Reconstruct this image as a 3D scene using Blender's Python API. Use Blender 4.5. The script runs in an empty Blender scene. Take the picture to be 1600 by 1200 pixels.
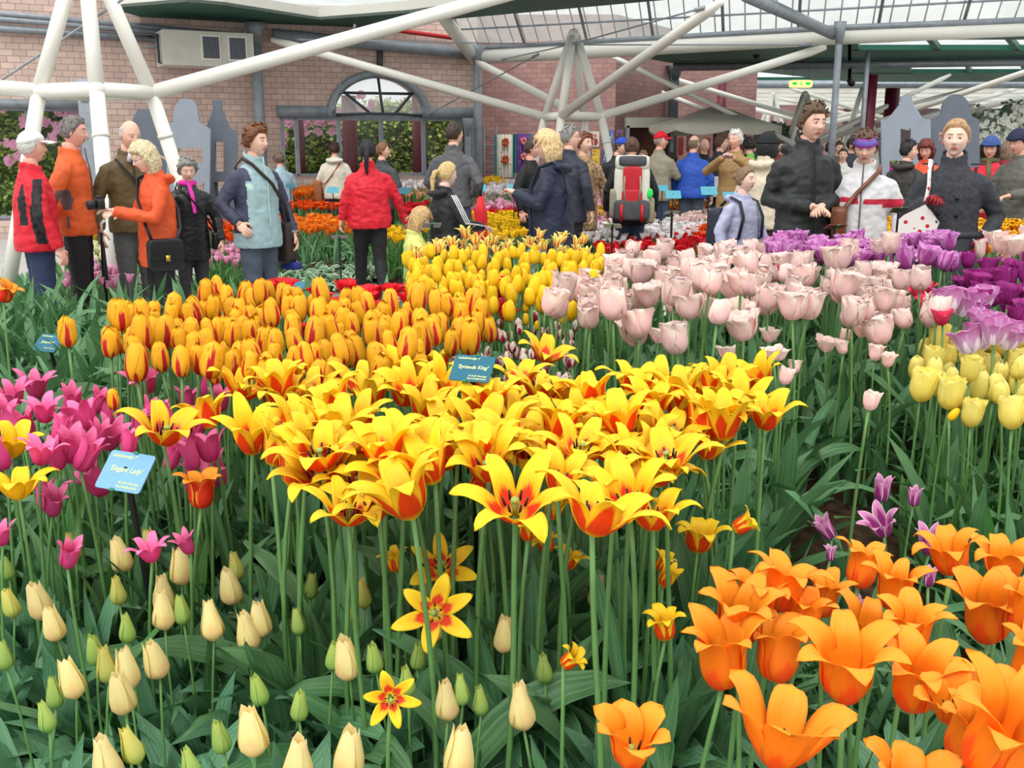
import bpy, bmesh, math, random
from mathutils import Vector, Matrix, noise, Euler
PI=math.pi
random.seed(7)
S=bpy.context.scene; C=S.collection
# ---------------------------------------------------------------- camera, sky, light, exposure
H=1.6; F=1600.0; TH=math.radians(13.19)
cd=bpy.data.cameras.new('camera'); cam=bpy.data.objects.new('camera',cd); C.objects.link(cam)
cam.location=(0,0,H); cam.rotation_euler=(PI/2-TH,0,0)
cd.sensor_width=36; cd.lens=36.0; cd.clip_end=300; cd.clip_start=.05
S.camera=cam
W=bpy.data.worlds.new('world'); S.world=W; W.use_nodes=True
wn=W.node_tree; bgn=wn.nodes['Background']
tc=wn.nodes.new('ShaderNodeTexCoord'); sx=wn.nodes.new('ShaderNodeSeparateXYZ'); cr=wn.nodes.new('ShaderNodeValToRGB')
wn.links.new(tc.outputs['Generated'],sx.inputs[0]); wn.links.new(sx.outputs[2],cr.inputs[0]); wn.links.new(cr.outputs[0],bgn.inputs[0])
cr.color_ramp.elements[0].position=0; cr.color_ramp.elements[0].color=(.82,.84,.84,1)
cr.color_ramp.elements[1].position=.7; cr.color_ramp.elements[1].color=(1,1,.985,1)
bgn.inputs[1].default_value=1.1
sl=bpy.data.lights.new('sun','SUN'); sl.energy=1.5; sl.angle=math.radians(40); sl.color=(1,.985,.95)
so=bpy.data.objects.new('sun',sl); C.objects.link(so); so.rotation_euler=(math.radians(32),math.radians(-14),0)
S.view_settings.view_transform='Standard'; S.view_settings.look='None'; S.view_settings.gamma=1
S.view_settings.use_curve_mapping=False; S.view_settings.exposure=0.42
try:
    S.cycles.max_bounces=6; S.cycles.transparent_max_bounces=8; S.cycles.use_denoising=True
except Exception: pass

# ---------------------------------------------------------------- helpers
def ray(px,py):
    f=Vector((0,math.cos(TH),-math.sin(TH))); u=Vector((0,math.sin(TH),math.cos(TH)))
    return f+Vector((1,0,0))*((px-800)/F)+u*((600-py)/F)
O=Vector((0,0,H))
def at_y(px,py,d):
    r=ray(px,py); return O+r*(d/r.y)
def at_z(px,py,z):
    r=ray(px,py); return O+r*((z-H)/r.z)
def xat(px,d,z=1.0):
    "x of a point seen in column px at distance d and height z"
    zc=d*math.cos(TH)+(H-z)*math.sin(TH); return (px-800)/F*zc
def tag(o,label=None,cat=None,group=None,kind=None):
    if label: o['label']=label
    if cat: o['category']=cat
    if group: o['group']=group
    if kind: o['kind']=kind
    return o
def obj(name,data,parent=None,loc=None):
    o=bpy.data.objects.new(name,data); C.objects.link(o)
    if loc is not None: o.location=loc
    if parent is not None: o.parent=parent
    return o
def thing(name,label,cat,loc=(0,0,0),rz=0,group=None):
    o=obj(name,None); o.location=loc; o.rotation_euler=(0,0,rz); o.empty_display_size=.1
    return tag(o,label,cat,group)
class MB:
    def __init__(s): s.v=[]; s.f=[]; s.m=[]; s.uv=[]
    def add(s,vs,fs,mi=0,uv=None):
        b=len(s.v); s.v+= [tuple(v) for v in vs]; s.f+=[tuple(i+b for i in f) for f in fs]; s.m+=[mi]*len(fs) if isinstance(mi,int) else list(mi)
        s.uv+= uv if uv else [(v[0],v[2]) for v in vs]
        return s
    def box(s,c,d,R=None,mi=0):
        vs=[Vector(((i&1)-.5,((i>>1)&1)-.5,(i>>2)-.5)) for i in range(8)]
        vs=[Vector((v.x*d[0],v.y*d[1],v.z*d[2])) for v in vs]
        if R is not None: vs=[R@v for v in vs]
        c=Vector(c); vs=[v+c for v in vs]
        return s.add(vs,[(0,2,3,1),(4,5,7,6),(0,1,5,4),(2,6,7,3),(0,4,6,2),(1,3,7,5)],mi)
    def rbox(s,c,d,r=.02,mi=0,R=None,n=3):
        "box with rounded edges (superellipsoid-like)"
        nu,nv=20,11; vs=[]; fs=[]; c=Vector(c)
        e=.35
        def p(x): return math.copysign(abs(x)**e,x)
        for j in range(nv):
            la=-PI/2+PI*j/(nv-1)
            for i in range(nu):
                lo=2*PI*i/nu
                v=Vector((p(math.cos(la))*p(math.cos(lo))*d[0]/2,p(math.cos(la))*p(math.sin(lo))*d[1]/2,p(math.sin(la))*d[2]/2))
                if R is not None: v=R@v
                vs.append(v+c)
        for j in range(nv-1):
            for i in range(nu): fs.append((j*nu+i,j*nu+(i+1)%nu,(j+1)*nu+(i+1)%nu,(j+1)*nu+i))
        return s.add(vs,fs,mi)
    def ell(s,c,r,mi=0,R=None,nu=14,nv=9):
        vs=[];fs=[];c=Vector(c)
        for j in range(nv):
            la=-PI/2+PI*j/(nv-1)
            for i in range(nu):
                lo=2*PI*i/nu; v=Vector((math.cos(la)*math.cos(lo)*r[0],math.cos(la)*math.sin(lo)*r[1],math.sin(la)*r[2]))
                if R is not None: v=R@v
                vs.append(v+c)
        for j in range(nv-1):
            for i in range(nu): fs.append((j*nu+i,j*nu+(i+1)%nu,(j+1)*nu+(i+1)%nu,(j+1)*nu+i))
        return s.add(vs,fs,mi)
    def tube(s,pts,rad,n=8,mi=0,cap=True,sq=None):
        pts=[Vector(p) for p in pts]; k=len(pts)
        if not isinstance(rad,(list,tuple)): rad=[rad]*k
        vs=[];fs=[];uv=[]; N=None
        for i,p in enumerate(pts):
            t=(pts[min(i+1,k-1)]-pts[max(i-1,0)]).normalized()
            if N is None:
                N=t.cross(Vector((0,0,1)));
                if N.length<.1: N=t.cross(Vector((0,1,0)))
            N=(N-t*N.dot(t)).normalized(); B=t.cross(N)
            for j in range(n):
                a=2*PI*j/n; q=N*math.cos(a)*rad[i]+B*math.sin(a)*rad[i]*(sq or 1)
                vs.append(p+q); uv.append((j/n,i/(k-1)))
        for i in range(k-1):
            for j in range(n): fs.append((i*n+j,i*n+(j+1)%n,(i+1)*n+(j+1)%n,(i+1)*n+j))
        if cap: fs.append(tuple(range(n-1,-1,-1))); fs.append(tuple((k-1)*n+j for j in range(n)))
        return s.add(vs,fs,mi,uv)
    def loft(s,rings,n=20,mi=0,cap=True,e=1.0):
        "rings: (cx,cy,z,rx,ry)"
        vs=[];fs=[]
        for (cx,cy,z,rx,ry) in rings:
            for j in range(n):
                a=2*PI*j/n; ca,sa=math.cos(a),math.sin(a)
                vs.append((cx+math.copysign(abs(ca)**e,ca)*rx,cy+math.copysign(abs(sa)**e,sa)*ry,z))
        k=len(rings)
        for i in range(k-1):
            for j in range(n): fs.append((i*n+j,i*n+(j+1)%n,(i+1)*n+(j+1)%n,(i+1)*n+j))
        if cap: fs.append(tuple(range(n-1,-1,-1))); fs.append(tuple((k-1)*n+j for j in range(n)))
        return s.add(vs,fs,mi)
    def prism(s,poly,y0,y1,mi=0,M=None):
        "poly in x,z extruded along y"
        n=len(poly); vs=[Vector((x,y0,z)) for x,z in poly]+[Vector((x,y1,z)) for x,z in poly]
        uv=[(v.x,v.z) for v in vs]
        if M is not None: vs=[M@v for v in vs]
        fs=[tuple(range(n)),tuple(range(2*n-1,n-1,-1))]+[(i,i+n,(i+1)%n+n,(i+1)%n) for i in range(n)]
        return s.add(vs,fs,mi,uv)
    def mesh(s,name,mats,smooth=True,tri=False):
        me=bpy.data.meshes.new(name); me.from_pydata(s.v,[],s.f)
        for m in (mats if isinstance(mats,(list,tuple)) else [mats]): me.materials.append(m)
        me.polygons.foreach_set('material_index',s.m)
        if smooth: me.polygons.foreach_set('use_smooth',[True]*len(me.polygons))
        ul=me.uv_layers.new(name='UVMap'); uvs=s.uv
        vi=[0]*len(me.loops); me.loops.foreach_get('vertex_index',vi)
        flat=[];
        for i in vi: flat+=uvs[i]
        ul.data.foreach_set('uv',flat)
        if tri:
            b=bmesh.new(); b.from_mesh(me); bmesh.ops.triangulate(b,faces=[f for f in b.faces if len(f.verts)>4]); b.to_mesh(me); b.free()
        me.update(); return me
    def obj(s,name,mats,parent=None,smooth=True,loc=None,tri=False):
        return obj(name,s.mesh(name,mats,smooth,tri),parent,loc)
# ---------------------------------------------------------------- materials
def newmat(name):
    m=bpy.data.materials.new(name); m.use_nodes=True; nt=m.node_tree; b=nt.nodes['Principled BSDF']
    return m,nt,b
def mixc(nt,a,b,fac):
    n=nt.nodes.new('ShaderNodeMix'); n.data_type='RGBA'
    for k,v in ((6,a),(7,b)):
        if hasattr(v,'is_linked') or hasattr(v,'links'): nt.links.new(v,n.inputs[k])
        else: n.inputs[k].default_value=(*v,1)
    if isinstance(fac,(int,float)): n.inputs[0].default_value=fac
    else: nt.links.new(fac,n.inputs[0])
    return n.outputs[2]
def math_(nt,op,*a,clamp=False):
    n=nt.nodes.new('ShaderNodeMath'); n.operation=op; n.use_clamp=clamp
    for i,v in enumerate(a):
        if isinstance(v,(int,float)): n.inputs[i].default_value=v
        else: nt.links.new(v,n.inputs[i])
    return n.outputs[0]
def noise_(nt,scale,detail=3,coord='Object',rough=.6):
    t=nt.nodes.new('ShaderNodeTexCoord'); n=nt.nodes.new('ShaderNodeTexNoise'); n.inputs['Scale'].default_value=scale; n.inputs['Detail'].default_value=detail
    n.inputs['Roughness'].default_value=rough
    nt.links.new(t.outputs[coord],n.inputs['Vector']); return n.outputs[0]
MC={}
def mat(name,col,rough=.6,var=.12,scale=12,metal=0,bump=0,spec=.4):
    if name in MC: return MC[name]
    m,nt,b=newmat(name); b.inputs['Roughness'].default_value=rough; b.inputs['Metallic'].default_value=metal
    b.inputs['Specular IOR Level'].default_value=spec
    nz=noise_(nt,scale)
    d=tuple(c*(1-var*1.6) for c in col); l=tuple(min(1,c*(1+var)) for c in col)
    f=math_(nt,'MULTIPLY_ADD',nz,2.2,-.6,clamp=True)
    nt.links.new(mixc(nt,d,l,f),b.inputs['Base Color'])
    if bump:
        bn=nt.nodes.new('ShaderNodeBump'); bn.inputs['Strength'].default_value=bump; bn.inputs['Distance'].default_value=.01
        nt.links.new(nz,bn.inputs['Height']); nt.links.new(bn.outputs[0],b.inputs['Normal'])
    MC[name]=m; return m
def s2l(r,g,b):
    f=lambda c:(c/255/12.92) if c<10.3 else ((c/255+.055)/1.055)**2.4
    return (f(r),f(g),f(b))
def add_trans(nt,b,col,amt):
    "thin petals and leaves let light through"
    t=nt.nodes.new('ShaderNodeBsdfTranslucent'); mx=nt.nodes.new('ShaderNodeMixShader'); mx.inputs[0].default_value=amt
    nt.links.new(col,t.inputs[0]); out=nt.nodes['Material Output']
    nt.links.new(b.outputs[0],mx.inputs[1]); nt.links.new(t.outputs[0],mx.inputs[2]); nt.links.new(mx.outputs[0],out.inputs[0])
def petal_mat(name,base,tip,flame=None,fv=.6,fw=.8,streak=0,edge=None,foot=None,var=.10,mode='flame'):
    """base->tip gradient along the petal; flame: a colour running up its middle; foot: colour at its very base; edge: rim"""
    m,nt,b=newmat(name); b.inputs['Roughness'].default_value=.5; b.inputs['Specular IOR Level'].default_value=.3
    uv=nt.nodes.new('ShaderNodeUVMap'); sp=nt.nodes.new('ShaderNodeSeparateXYZ'); nt.links.new(uv.outputs[0],sp.inputs[0])
    u,v=sp.outputs[0],sp.outputs[1]
    uu=math_(nt,'ABSOLUTE',math_(nt,'MULTIPLY_ADD',u,2,-1))
    # fine lengthwise streaks
    cx=nt.nodes.new('ShaderNodeCombineXYZ'); nt.links.new(math_(nt,'MULTIPLY',u,14),cx.inputs[0]); nt.links.new(math_(nt,'MULTIPLY',v,1.3),cx.inputs[1])
    oi=nt.nodes.new('ShaderNodeObjectInfo'); nt.links.new(math_(nt,'MULTIPLY',oi.outputs['Random'],37),cx.inputs[2])
    nz=nt.nodes.new('ShaderNodeTexNoise'); nz.inputs['Scale'].default_value=1; nz.inputs['Detail'].default_value=2; nt.links.new(cx.outputs[0],nz.inputs['Vector'])
    st=nz.outputs[0]
    col=mixc(nt,base,tip,v)
    if flame:
        # mask = fv - v*? - |u|*fw + streaks
        a=math_(nt,'SUBTRACT',fv,v); a=math_(nt,'SUBTRACT',a,math_(nt,'MULTIPLY',math_(nt,'POWER',uu,1.6),fw))
        if streak: a=math_(nt,'ADD',a,math_(nt,'MULTIPLY_ADD',st,streak,-streak*.5))
        a=math_(nt,'MULTIPLY_ADD',a,9,.5,clamp=True)
        col=mixc(nt,col,flame,a)
    if edge: col=mixc(nt,col,edge,math_(nt,'MULTIPLY_ADD',uu,6,-4.6,clamp=True))
    if foot: col=mixc(nt,col,foot,math_(nt,'MULTIPLY_ADD',v,-9,1.35,clamp=True))
    k=math_(nt,'MULTIPLY_ADD',oi.outputs['Random'],var*2,1-var); k=math_(nt,'MULTIPLY',k,math_(nt,'MULTIPLY_ADD',st,.3,.86))
    hs=nt.nodes.new('ShaderNodeHueSaturation'); nt.links.new(k,hs.inputs['Value']); nt.links.new(col,hs.inputs['Color'])
    nt.links.new(hs.outputs[0],b.inputs['Base Color']); add_trans(nt,b,hs.outputs[0],.32)
    return m
def leaf_mat(name,col,col2,line=.25,edge=None):
    m,nt,b=newmat(name); b.inputs['Roughness'].default_value=.48; b.inputs['Specular IOR Level'].default_value=.45
    uv=nt.nodes.new('ShaderNodeUVMap'); sp=nt.nodes.new('ShaderNodeSeparateXYZ'); nt.links.new(uv.outputs[0],sp.inputs[0])
    u,v=sp.outputs[0],sp.outputs[1]
    cx=nt.nodes.new('ShaderNodeCombineXYZ'); nt.links.new(math_(nt,'MULTIPLY',u,22),cx.inputs[0]); nt.links.new(math_(nt,'MULTIPLY',v,.8),cx.inputs[1])
    oi=nt.nodes.new('ShaderNodeObjectInfo'); nt.links.new(math_(nt,'MULTIPLY',oi.outputs['Random'],37),cx.inputs[2])
    nz=nt.nodes.new('ShaderNodeTexNoise'); nz.inputs['Scale'].default_value=1; nz.inputs['Detail'].default_value=1; nt.links.new(cx.outputs[0],nz.inputs['Vector'])
    n2=noise_(nt,9,3)
    f=math_(nt,'ADD',math_(nt,'MULTIPLY',nz.outputs[0],.6),math_(nt,'MULTIPLY',n2,.6)); f=math_(nt,'MULTIPLY_ADD',f,2.2,-.85,clamp=True)
    c=mixc(nt,col,col2,f)
    if edge:
        uu=math_(nt,'ABSOLUTE',math_(nt,'MULTIPLY_ADD',u,2,-1)); c=mixc(nt,c,edge,math_(nt,'MULTIPLY_ADD',uu,4,-2.4,clamp=True))
    hs=nt.nodes.new('ShaderNodeHueSaturation'); nt.links.new(math_(nt,'MULTIPLY_ADD',oi.outputs['Random'],.35,.82),hs.inputs['Value'])
    nt.links.new(math_(nt,'MULTIPLY_ADD',oi.outputs['Random'],.03,.485),hs.inputs['Hue']); nt.links.new(c,hs.inputs['Color'])
    nt.links.new(hs.outputs[0],b.inputs['Base Color']); add_trans(nt,b,hs.outputs[0],.22)
    return m
def brick_mat(name,c1,c2,mortar,bw=.2,bh=.1):
    m,nt,b=newmat(name); b.inputs['Roughness'].default_value=.85
    uv=nt.nodes.new('ShaderNodeUVMap'); br=nt.nodes.new('ShaderNodeTexBrick'); nt.links.new(uv.outputs[0],br.inputs['Vector'])
    br.inputs['Scale'].default_value=1; br.inputs['Brick Width'].default_value=bw; br.inputs['Row Height'].default_value=bh; br.inputs['Mortar Size'].default_value=.006
    br.inputs['Color1'].default_value=(*c1,1); br.inputs['Color2'].default_value=(*c2,1); br.inputs['Mortar'].default_value=(*mortar,1); br.inputs['Mortar Smooth'].default_value=.3
    nz=noise_(nt,3,5,'UV'); c=mixc(nt,(.72,.70,.70),(1.12,1.1,1.08),nz)
    mx=nt.nodes.new('ShaderNodeMix'); mx.data_type='RGBA'; mx.blend_type='MULTIPLY'; mx.inputs[0].default_value=1
    nt.links.new(br.outputs[0],mx.inputs[6]); nt.links.new(c,mx.inputs[7]); nt.links.new(mx.outputs[2],b.inputs['Base Color'])
    bn=nt.nodes.new('ShaderNodeBump'); bn.inputs['Strength'].default_value=.4; bn.inputs['Distance'].default_value=.01; bn.invert=True
    nt.links.new(br.outputs[1],bn.inputs['Height']); nt.links.new(bn.outputs[0],b.inputs['Normal'])
    return m
def glass_mat(name,tint,milk,alpha):
    "glazing: part clear, part milky scattering"
    m,nt,b=newmat(name); nt.nodes.remove(b); out=nt.nodes['Material Output']
    tr=nt.nodes.new('ShaderNodeBsdfTransparent'); tr.inputs[0].default_value=(*tint,1)
    tl=nt.nodes.new('ShaderNodeBsdfTranslucent'); df=nt.nodes.new('ShaderNodeBsdfDiffuse'); gl=nt.nodes.new('ShaderNodeBsdfGlossy'); gl.inputs['Roughness'].default_value=.08
    nz=noise_(nt,1.6,6); c=mixc(nt,tuple(x*.72 for x in milk),milk,math_(nt,'MULTIPLY_ADD',nz,2.4,-.7,clamp=True))
    nt.links.new(c,tl.inputs[0]); nt.links.new(c,df.inputs[0])
    a=nt.nodes.new('ShaderNodeMixShader'); a.inputs[0].default_value=.35; nt.links.new(tl.outputs[0],a.inputs[1]); nt.links.new(df.outputs[0],a.inputs[2])
    b2=nt.nodes.new('ShaderNodeMixShader'); b2.inputs[0].default_value=alpha; nt.links.new(tr.outputs[0],b2.inputs[1]); nt.links.new(a.outputs[0],b2.inputs[2])
    c2=nt.nodes.new('ShaderNodeMixShader'); c2.inputs[0].default_value=.012 if alpha<.2 else .03; nt.links.new(b2.outputs[0],c2.inputs[1]); nt.links.new(gl.outputs[0],c2.inputs[2])
    nt.links.new(c2.outputs[0],out.inputs[0]); return m
def emit_mat(name,col,st):
    m,nt,b=newmat(name); b.inputs['Base Color'].default_value=(*col,1); b.inputs['Emission Color'].default_value=(*col,1); b.inputs['Emission Strength'].default_value=st; return m
M=dict(
 white_tube=mat('white_steel',(.86,.85,.78),.35,.03,3),
 grey_steel=mat('galvanised_steel',s2l(146,154,162),.5,.14,7,.15),
 dark_steel=mat('dark_steel',s2l(72,78,84),.5,.1,7,.2),
 maroon=mat('maroon_paint',s2l(96,22,40),.5,.08,3),
 green_panel=mat('green_panel',s2l(28,92,74),.55,.08,2),
 red_paint=mat('red_paint',s2l(190,40,45),.5),
 grey_board=mat('grey_board',s2l(140,150,163),.7,.05,5),
 dark_board=mat('dark_board',s2l(98,106,118),.7,.05,5),
 soil=mat('soil',s2l(74,58,44),.95,.45,26,bump=.8,spec=.1),
 paving=mat('paving',s2l(176,174,170),.85,.12,9),
 kerb=mat('kerb',s2l(104,100,92),.9,.15,9),
 black_rod=mat('black_rod',s2l(24,24,28),.5,.1,5),
 concrete=mat('concrete',s2l(150,146,140),.85,.1,6),
 skin=mat('skin',s2l(230,184,162),.55,.07,22),
 skin_pale=mat('skin_pale',s2l(240,202,184),.55,.06,22),
 skin_red=mat('skin_ruddy',s2l(228,172,152),.55,.08,22),
 lip=mat('lips',s2l(196,112,104),.45,.05),
 eye=mat('eye_white',s2l(225,220,215),.25,.02), iris=mat('iris',s2l(45,35,30),.25,.02),
 clip=mat('green_clip',s2l(20,125,85),.4,.05),
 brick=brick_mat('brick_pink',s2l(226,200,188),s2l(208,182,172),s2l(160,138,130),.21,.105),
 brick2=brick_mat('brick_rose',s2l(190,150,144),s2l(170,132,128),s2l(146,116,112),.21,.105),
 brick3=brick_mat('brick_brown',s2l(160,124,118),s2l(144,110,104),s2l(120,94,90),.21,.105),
)
M['film_arch']=glass_mat('arch_film',(.98,.98,.99),(.96,.97,.98),.22)
M['glass']=glass_mat('window_glass',(1,1,1),(.8,.84,.84),.0)
M['roof_glass']=glass_mat('roof_glass',(.84,.86,.85),(.80,.83,.81),.5)
M['fabric_white']=glass_mat('white_film',(.97,.98,.98),(.96,.97,.98),.55)
# ---------------------------------------------------------------- the setting: floor, terrace, walls, roof
def sstep(a,b,x):
    t=max(0,min(1,(x-a)/(b-a))); return t*t*(3-2*t)
def hz(x,y):
    "height of the planted mound in front; the visitors' path behind it lies at 0"
    top=.44+.22*sstep(1.2,3.2,y)+.06*sstep(.3,1.6,x)*sstep(3,4.6,y)
    e=4.7+.8*sstep(-.5,1.2,x)
    k=1-sstep(e,e+1.5,y)
    n=.02*noise.noise(Vector((x*3,y*3,0)))
    return (top+n)*k-.02*(1-k)
g=MB(); nx,ny=90,80
for j in range(ny+1):
    for i in range(nx+1):
        x=-4.6+9.6*i/nx; y=.25+7.2*j/ny; g.add([(x,y,hz(x,y))],[],0,[(x,y)])
for j in range(ny):
    for i in range(nx):
        a=j*(nx+1)+i; g.f.append((a,a+1,a+nx+2,a+nx+1)); g.m.append(0)
tag(g.obj('trim_1',M['soil']),'dark soil mound planted with tulips in front of the path',None,None,'structure')
g=MB(); g.box((0,32,-.1),(64,64,.2)); tag(g.obj('floor',M['paving'],smooth=False),kind='structure')

def onwall(px,py,A,B):
    r=ray(px,py); d=Vector((B[0]-A[0],B[1]-A[1])); L=d.length; n=Vector((-d.y,d.x))
    t=(Vector((A[0],A[1])).dot(n)-0)/(r.x*n.x+r.y*n.y); P=O+r*t
    return (Vector((P.x-A[0],P.y-A[1])).dot(d)/L,P.z)
def wm(A,B):
    a=math.atan2(B[1]-A[1],B[0]-A[0]); return Matrix.Translation((A[0],A[1],0))@Matrix.Rotation(a,4,'Z')
def ptx(px,d): return (xat(px,d,1.6),d)
W0=(-15.6,14.15); W1=ptx(410,20.0); W2=ptx(747,21.5)
W3=ptx(752,24.0); W4=ptx(960,24.0); W5=ptx(1046,27.0)
def wallpoly(name,A,B,polys,mt,th=.3,parent=None):
    m=MB(); Mx=wm(A,B)
    for p in polys: m.prism(p,0,th,0,Mx)
    o=m.obj(name,mt,parent,smooth=False,tri=True); return o
L01=(Vector(W1)-Vector(W0)).length
# left wall: window opening towards the picture's edge, reaching behind the gable boards
ws,wt=onwall(128,168,W0,W1); _,wb=onwall(100,292,W0,W1)
wl=wallpoly('wall_left',W0,W1,[[(-3,0),(-3,4.15),(L01,4.15),(L01,0),(ws,0),(ws,wt),(-1,wt),(-1,0)],[(-1,0),(-1,.35),(ws,.35),(ws,0)]],M['brick']); tag(wl,kind='structure')
# back wall with the arched opening
L12=(Vector(W2)-Vector(W1)).length
a0,zt=onwall(520,182,W1,W2); a1,_=onwall(662,182,W1,W2); _,zp=onwall(590,121,W1,W2); _,zs=onwall(560,274,W1,W2)
s0=.35; s1=L12-.1
cx=(a0+a1)/2; rx=(a1-a0)/2; rzv=zp-zt
arc=[(cx-rx*math.cos(PI*k/20),zt+rzv*math.sin(PI*k/20)) for k in range(21)]
outer=[(0,0),(0,4.15),(L12,4.15),(L12,0),(s1,0),(s1,zt)]+arc[::-1]+[(s0,zt),(s0,0)]
wb_=wallpoly('wall_back',W1,W2,[outer,[(s0,0),(s0,zs),(s1,zs),(s1,0)]],M['brick']); tag(wb_,kind='structure')
L34=(Vector(W4)-Vector(W3)).length; L45=(Vector(W5)-Vector(W4)).length
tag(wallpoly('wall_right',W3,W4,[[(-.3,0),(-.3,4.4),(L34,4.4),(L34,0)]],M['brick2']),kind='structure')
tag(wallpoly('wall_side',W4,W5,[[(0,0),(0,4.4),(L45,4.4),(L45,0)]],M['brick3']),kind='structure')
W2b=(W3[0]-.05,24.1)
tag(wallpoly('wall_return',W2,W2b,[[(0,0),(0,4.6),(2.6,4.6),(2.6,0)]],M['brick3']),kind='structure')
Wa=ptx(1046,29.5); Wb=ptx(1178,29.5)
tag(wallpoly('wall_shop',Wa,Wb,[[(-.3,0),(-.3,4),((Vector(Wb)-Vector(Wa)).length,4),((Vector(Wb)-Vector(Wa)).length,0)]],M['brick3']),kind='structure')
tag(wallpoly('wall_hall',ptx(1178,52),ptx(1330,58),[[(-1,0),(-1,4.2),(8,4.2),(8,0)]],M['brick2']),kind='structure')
tag(wallpoly('wall_far',ptx(1300,62),ptx(1760,62),[[(-4,0),(-4,4.4),(22,4.4),(22,0)]],mat('far_wall',s2l(92,74,74),.8,.1,1)),kind='structure')
# window frames and panes ------------------------------------------------
def window(n,A,B,bars,box,arch=None,tr=()):
    root=obj('window_%d'%n,None); tag(root,kind='structure'); Mx=wm(A,B); s0,s1,z0,z1=box
    m=MB(); 
    fr=.07
    for (sa,sb,za,zb) in [(s0,s1,z1-fr,z1+fr),(s0,s0+fr,z0,z1),(s1-fr,s1,z0,z1),(s0,s1,z0-.03,z0+.04)]+[(b-fr/2,b+fr/2,z0,z1) for b in bars]+list(tr):
        c=Mx@Vector(((sa+sb)/2,.06,(za+zb)/2)); m.box(c,(sb-sa,.12,zb-za),Mx.to_3x3())
    m.obj('window_frame',M['grey_steel'],root,smooth=False)
    m=MB(); m.box(Mx@Vector(((s0+s1)/2,.1,(z0+z1)/2)),(s1-s0,.012,z1-z0),Mx.to_3x3()); m.obj('glass_pane',M['glass'],root,smooth=False)
    return root,Mx
bars=[onwall(p,230,W1,W2)[0] for p in (465,531,597,663,720)]
r2,Mx=window(2,W1,W2,bars,(s0,s1,zs,zt))
m=MB(); m.box(Mx@Vector(((s0+a0)/2,-.05,zt+.09)),(a0-s0+.1,.12,.2),Mx.to_3x3()); m.box(Mx@Vector(((s1+a1)/2,-.05,zt+.09)),(s1-a1+.1,.12,.2),Mx.to_3x3())
ring=[]
for k in range(25):
    t=PI*k/24; ring.append(Mx@Vector((cx-(rx+.06)*math.cos(t),-.05,zt+(rzv+.06)*math.sin(t))))
m.tube(ring,.085,6); m.obj('window_arch_frame',M['grey_steel'],r2)
m=MB()
for s_,z_ in ((cx-.0,zp),(cx-rx*.75,zt+rzv*.62),(cx+rx*.75,zt+rzv*.62)): m.tube([Mx@Vector((cx+(s_-cx)*.35 if s_!=cx else cx,-.35,zt+.05)),Mx@Vector((s_,-.02,z_))],.028,6)
m.tube([Mx@Vector((cx-rx,0,zt+.02)),Mx@Vector((cx-rx*.35,-.35,zt+.05)),Mx@Vector((cx+rx*.35,-.35,zt+.05)),Mx@Vector((cx+rx,0,zt+.02))],.03,6)
m.tube([Mx@Vector((cx-rx*.78,0,zt+rzv*.6)),Mx@Vector((cx+rx*.78,0,zt+rzv*.6))],.03,6); m.obj('window_rib',M['dark_steel'],r2)
m=MB(); m.prism([(x,z) for x,z in arc],.12,.15,0,Mx); m.obj('window_film',M['film_arch'],r2,smooth=False,tri=True)
bw=[onwall(p,230,W0,W1)[0] for p in (-60,48)]
r1,_=window(1,W0,W1,bw,(-1,ws,.35,wt))
# --- steel columns in front of the walls
def column(px,d,r,z1,label,mt,name='steel_column',sq=False,z0=0,grp='steel roof columns',arms=False):
    x=xat(px,d,1.6 if name=='steel_column' else 2.5); t=thing(name,label,'column',(x,d,z0),0,grp)
    m=MB()
    if sq: m.box((0,0,(z1-z0)/2),(r*2,r*1.6,z1-z0)); m.obj('shaft',mt,t,smooth=False)
    else: m.tube([(0,0,0),(0,0,z1-z0)],r,14); m.obj('shaft',mt,t)
    m=MB(); m.box((0,0,.02),(r*3.2,r*3.2,.04)); m.obj('base_plate',mt,t,smooth=False)
    if name=='maroon_column' or name=='steel_pipe': return t
    m=MB(); m.loft([(0,0,z1-z0-.35,r*1.02,r*1.02),(0,0,z1-z0-.1,r*1.7,r*1.2),(0,0,z1-z0,r*1.9,r*1.3)],12); m.obj('head_plate',mt,t)
    return t
column(408,19.6,.10,3.75,'grey round steel column beside the brown-haired woman in pale blue',M['grey_steel'])
column(747,21.2,.085,3.5,'grey round steel column in the brick corner behind the ladder',M['grey_steel'])
column(1300,17.2,.055,3.5,'slender grey steel column between the tall man and the headband woman',M['grey_steel'])
column(142,17.0,.11,2.6,'grey square steel post beside the window behind the orange jacket man',M['grey_steel'],sq=True)
column(731,21.0,.06,2.1,'thin grey post next to the window behind the grey jacket man',M['grey_steel'],sq=True)
column(1050,26.6,.11,3.5,'dark steel column at the shop corner beside the parasol',M['dark_steel'],sq=True)
column(1358,22.2,.14,3.0,'maroon column with grey pipe behind the purple headband woman',M['maroon'],'maroon_column',grp='maroon columns')
column(1351,21.6,.05,3.4,'grey pipe running up the front of the maroon column',M['grey_steel'],'steel_pipe',grp='pipes')
column(1393,25.5,.17,2.9,'maroon column behind the pale stepped gable board',M['maroon'],'maroon_column',grp='maroon columns')
column(1127,28.6,.12,3.3,'maroon column behind the white parasol top',M['maroon'],'maroon_column',grp='maroon columns')
for px,l in ((465,'first maroon column outside the window beside pink blossom'),(545,'maroon column outside behind the white jacket woman'),(655,'maroon column outside at the foot of the arch')):
    column(px,22.6,.11 if px<500 else .16,2.6,l,M['maroon'],'maroon_column',grp='maroon columns outside')
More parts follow.
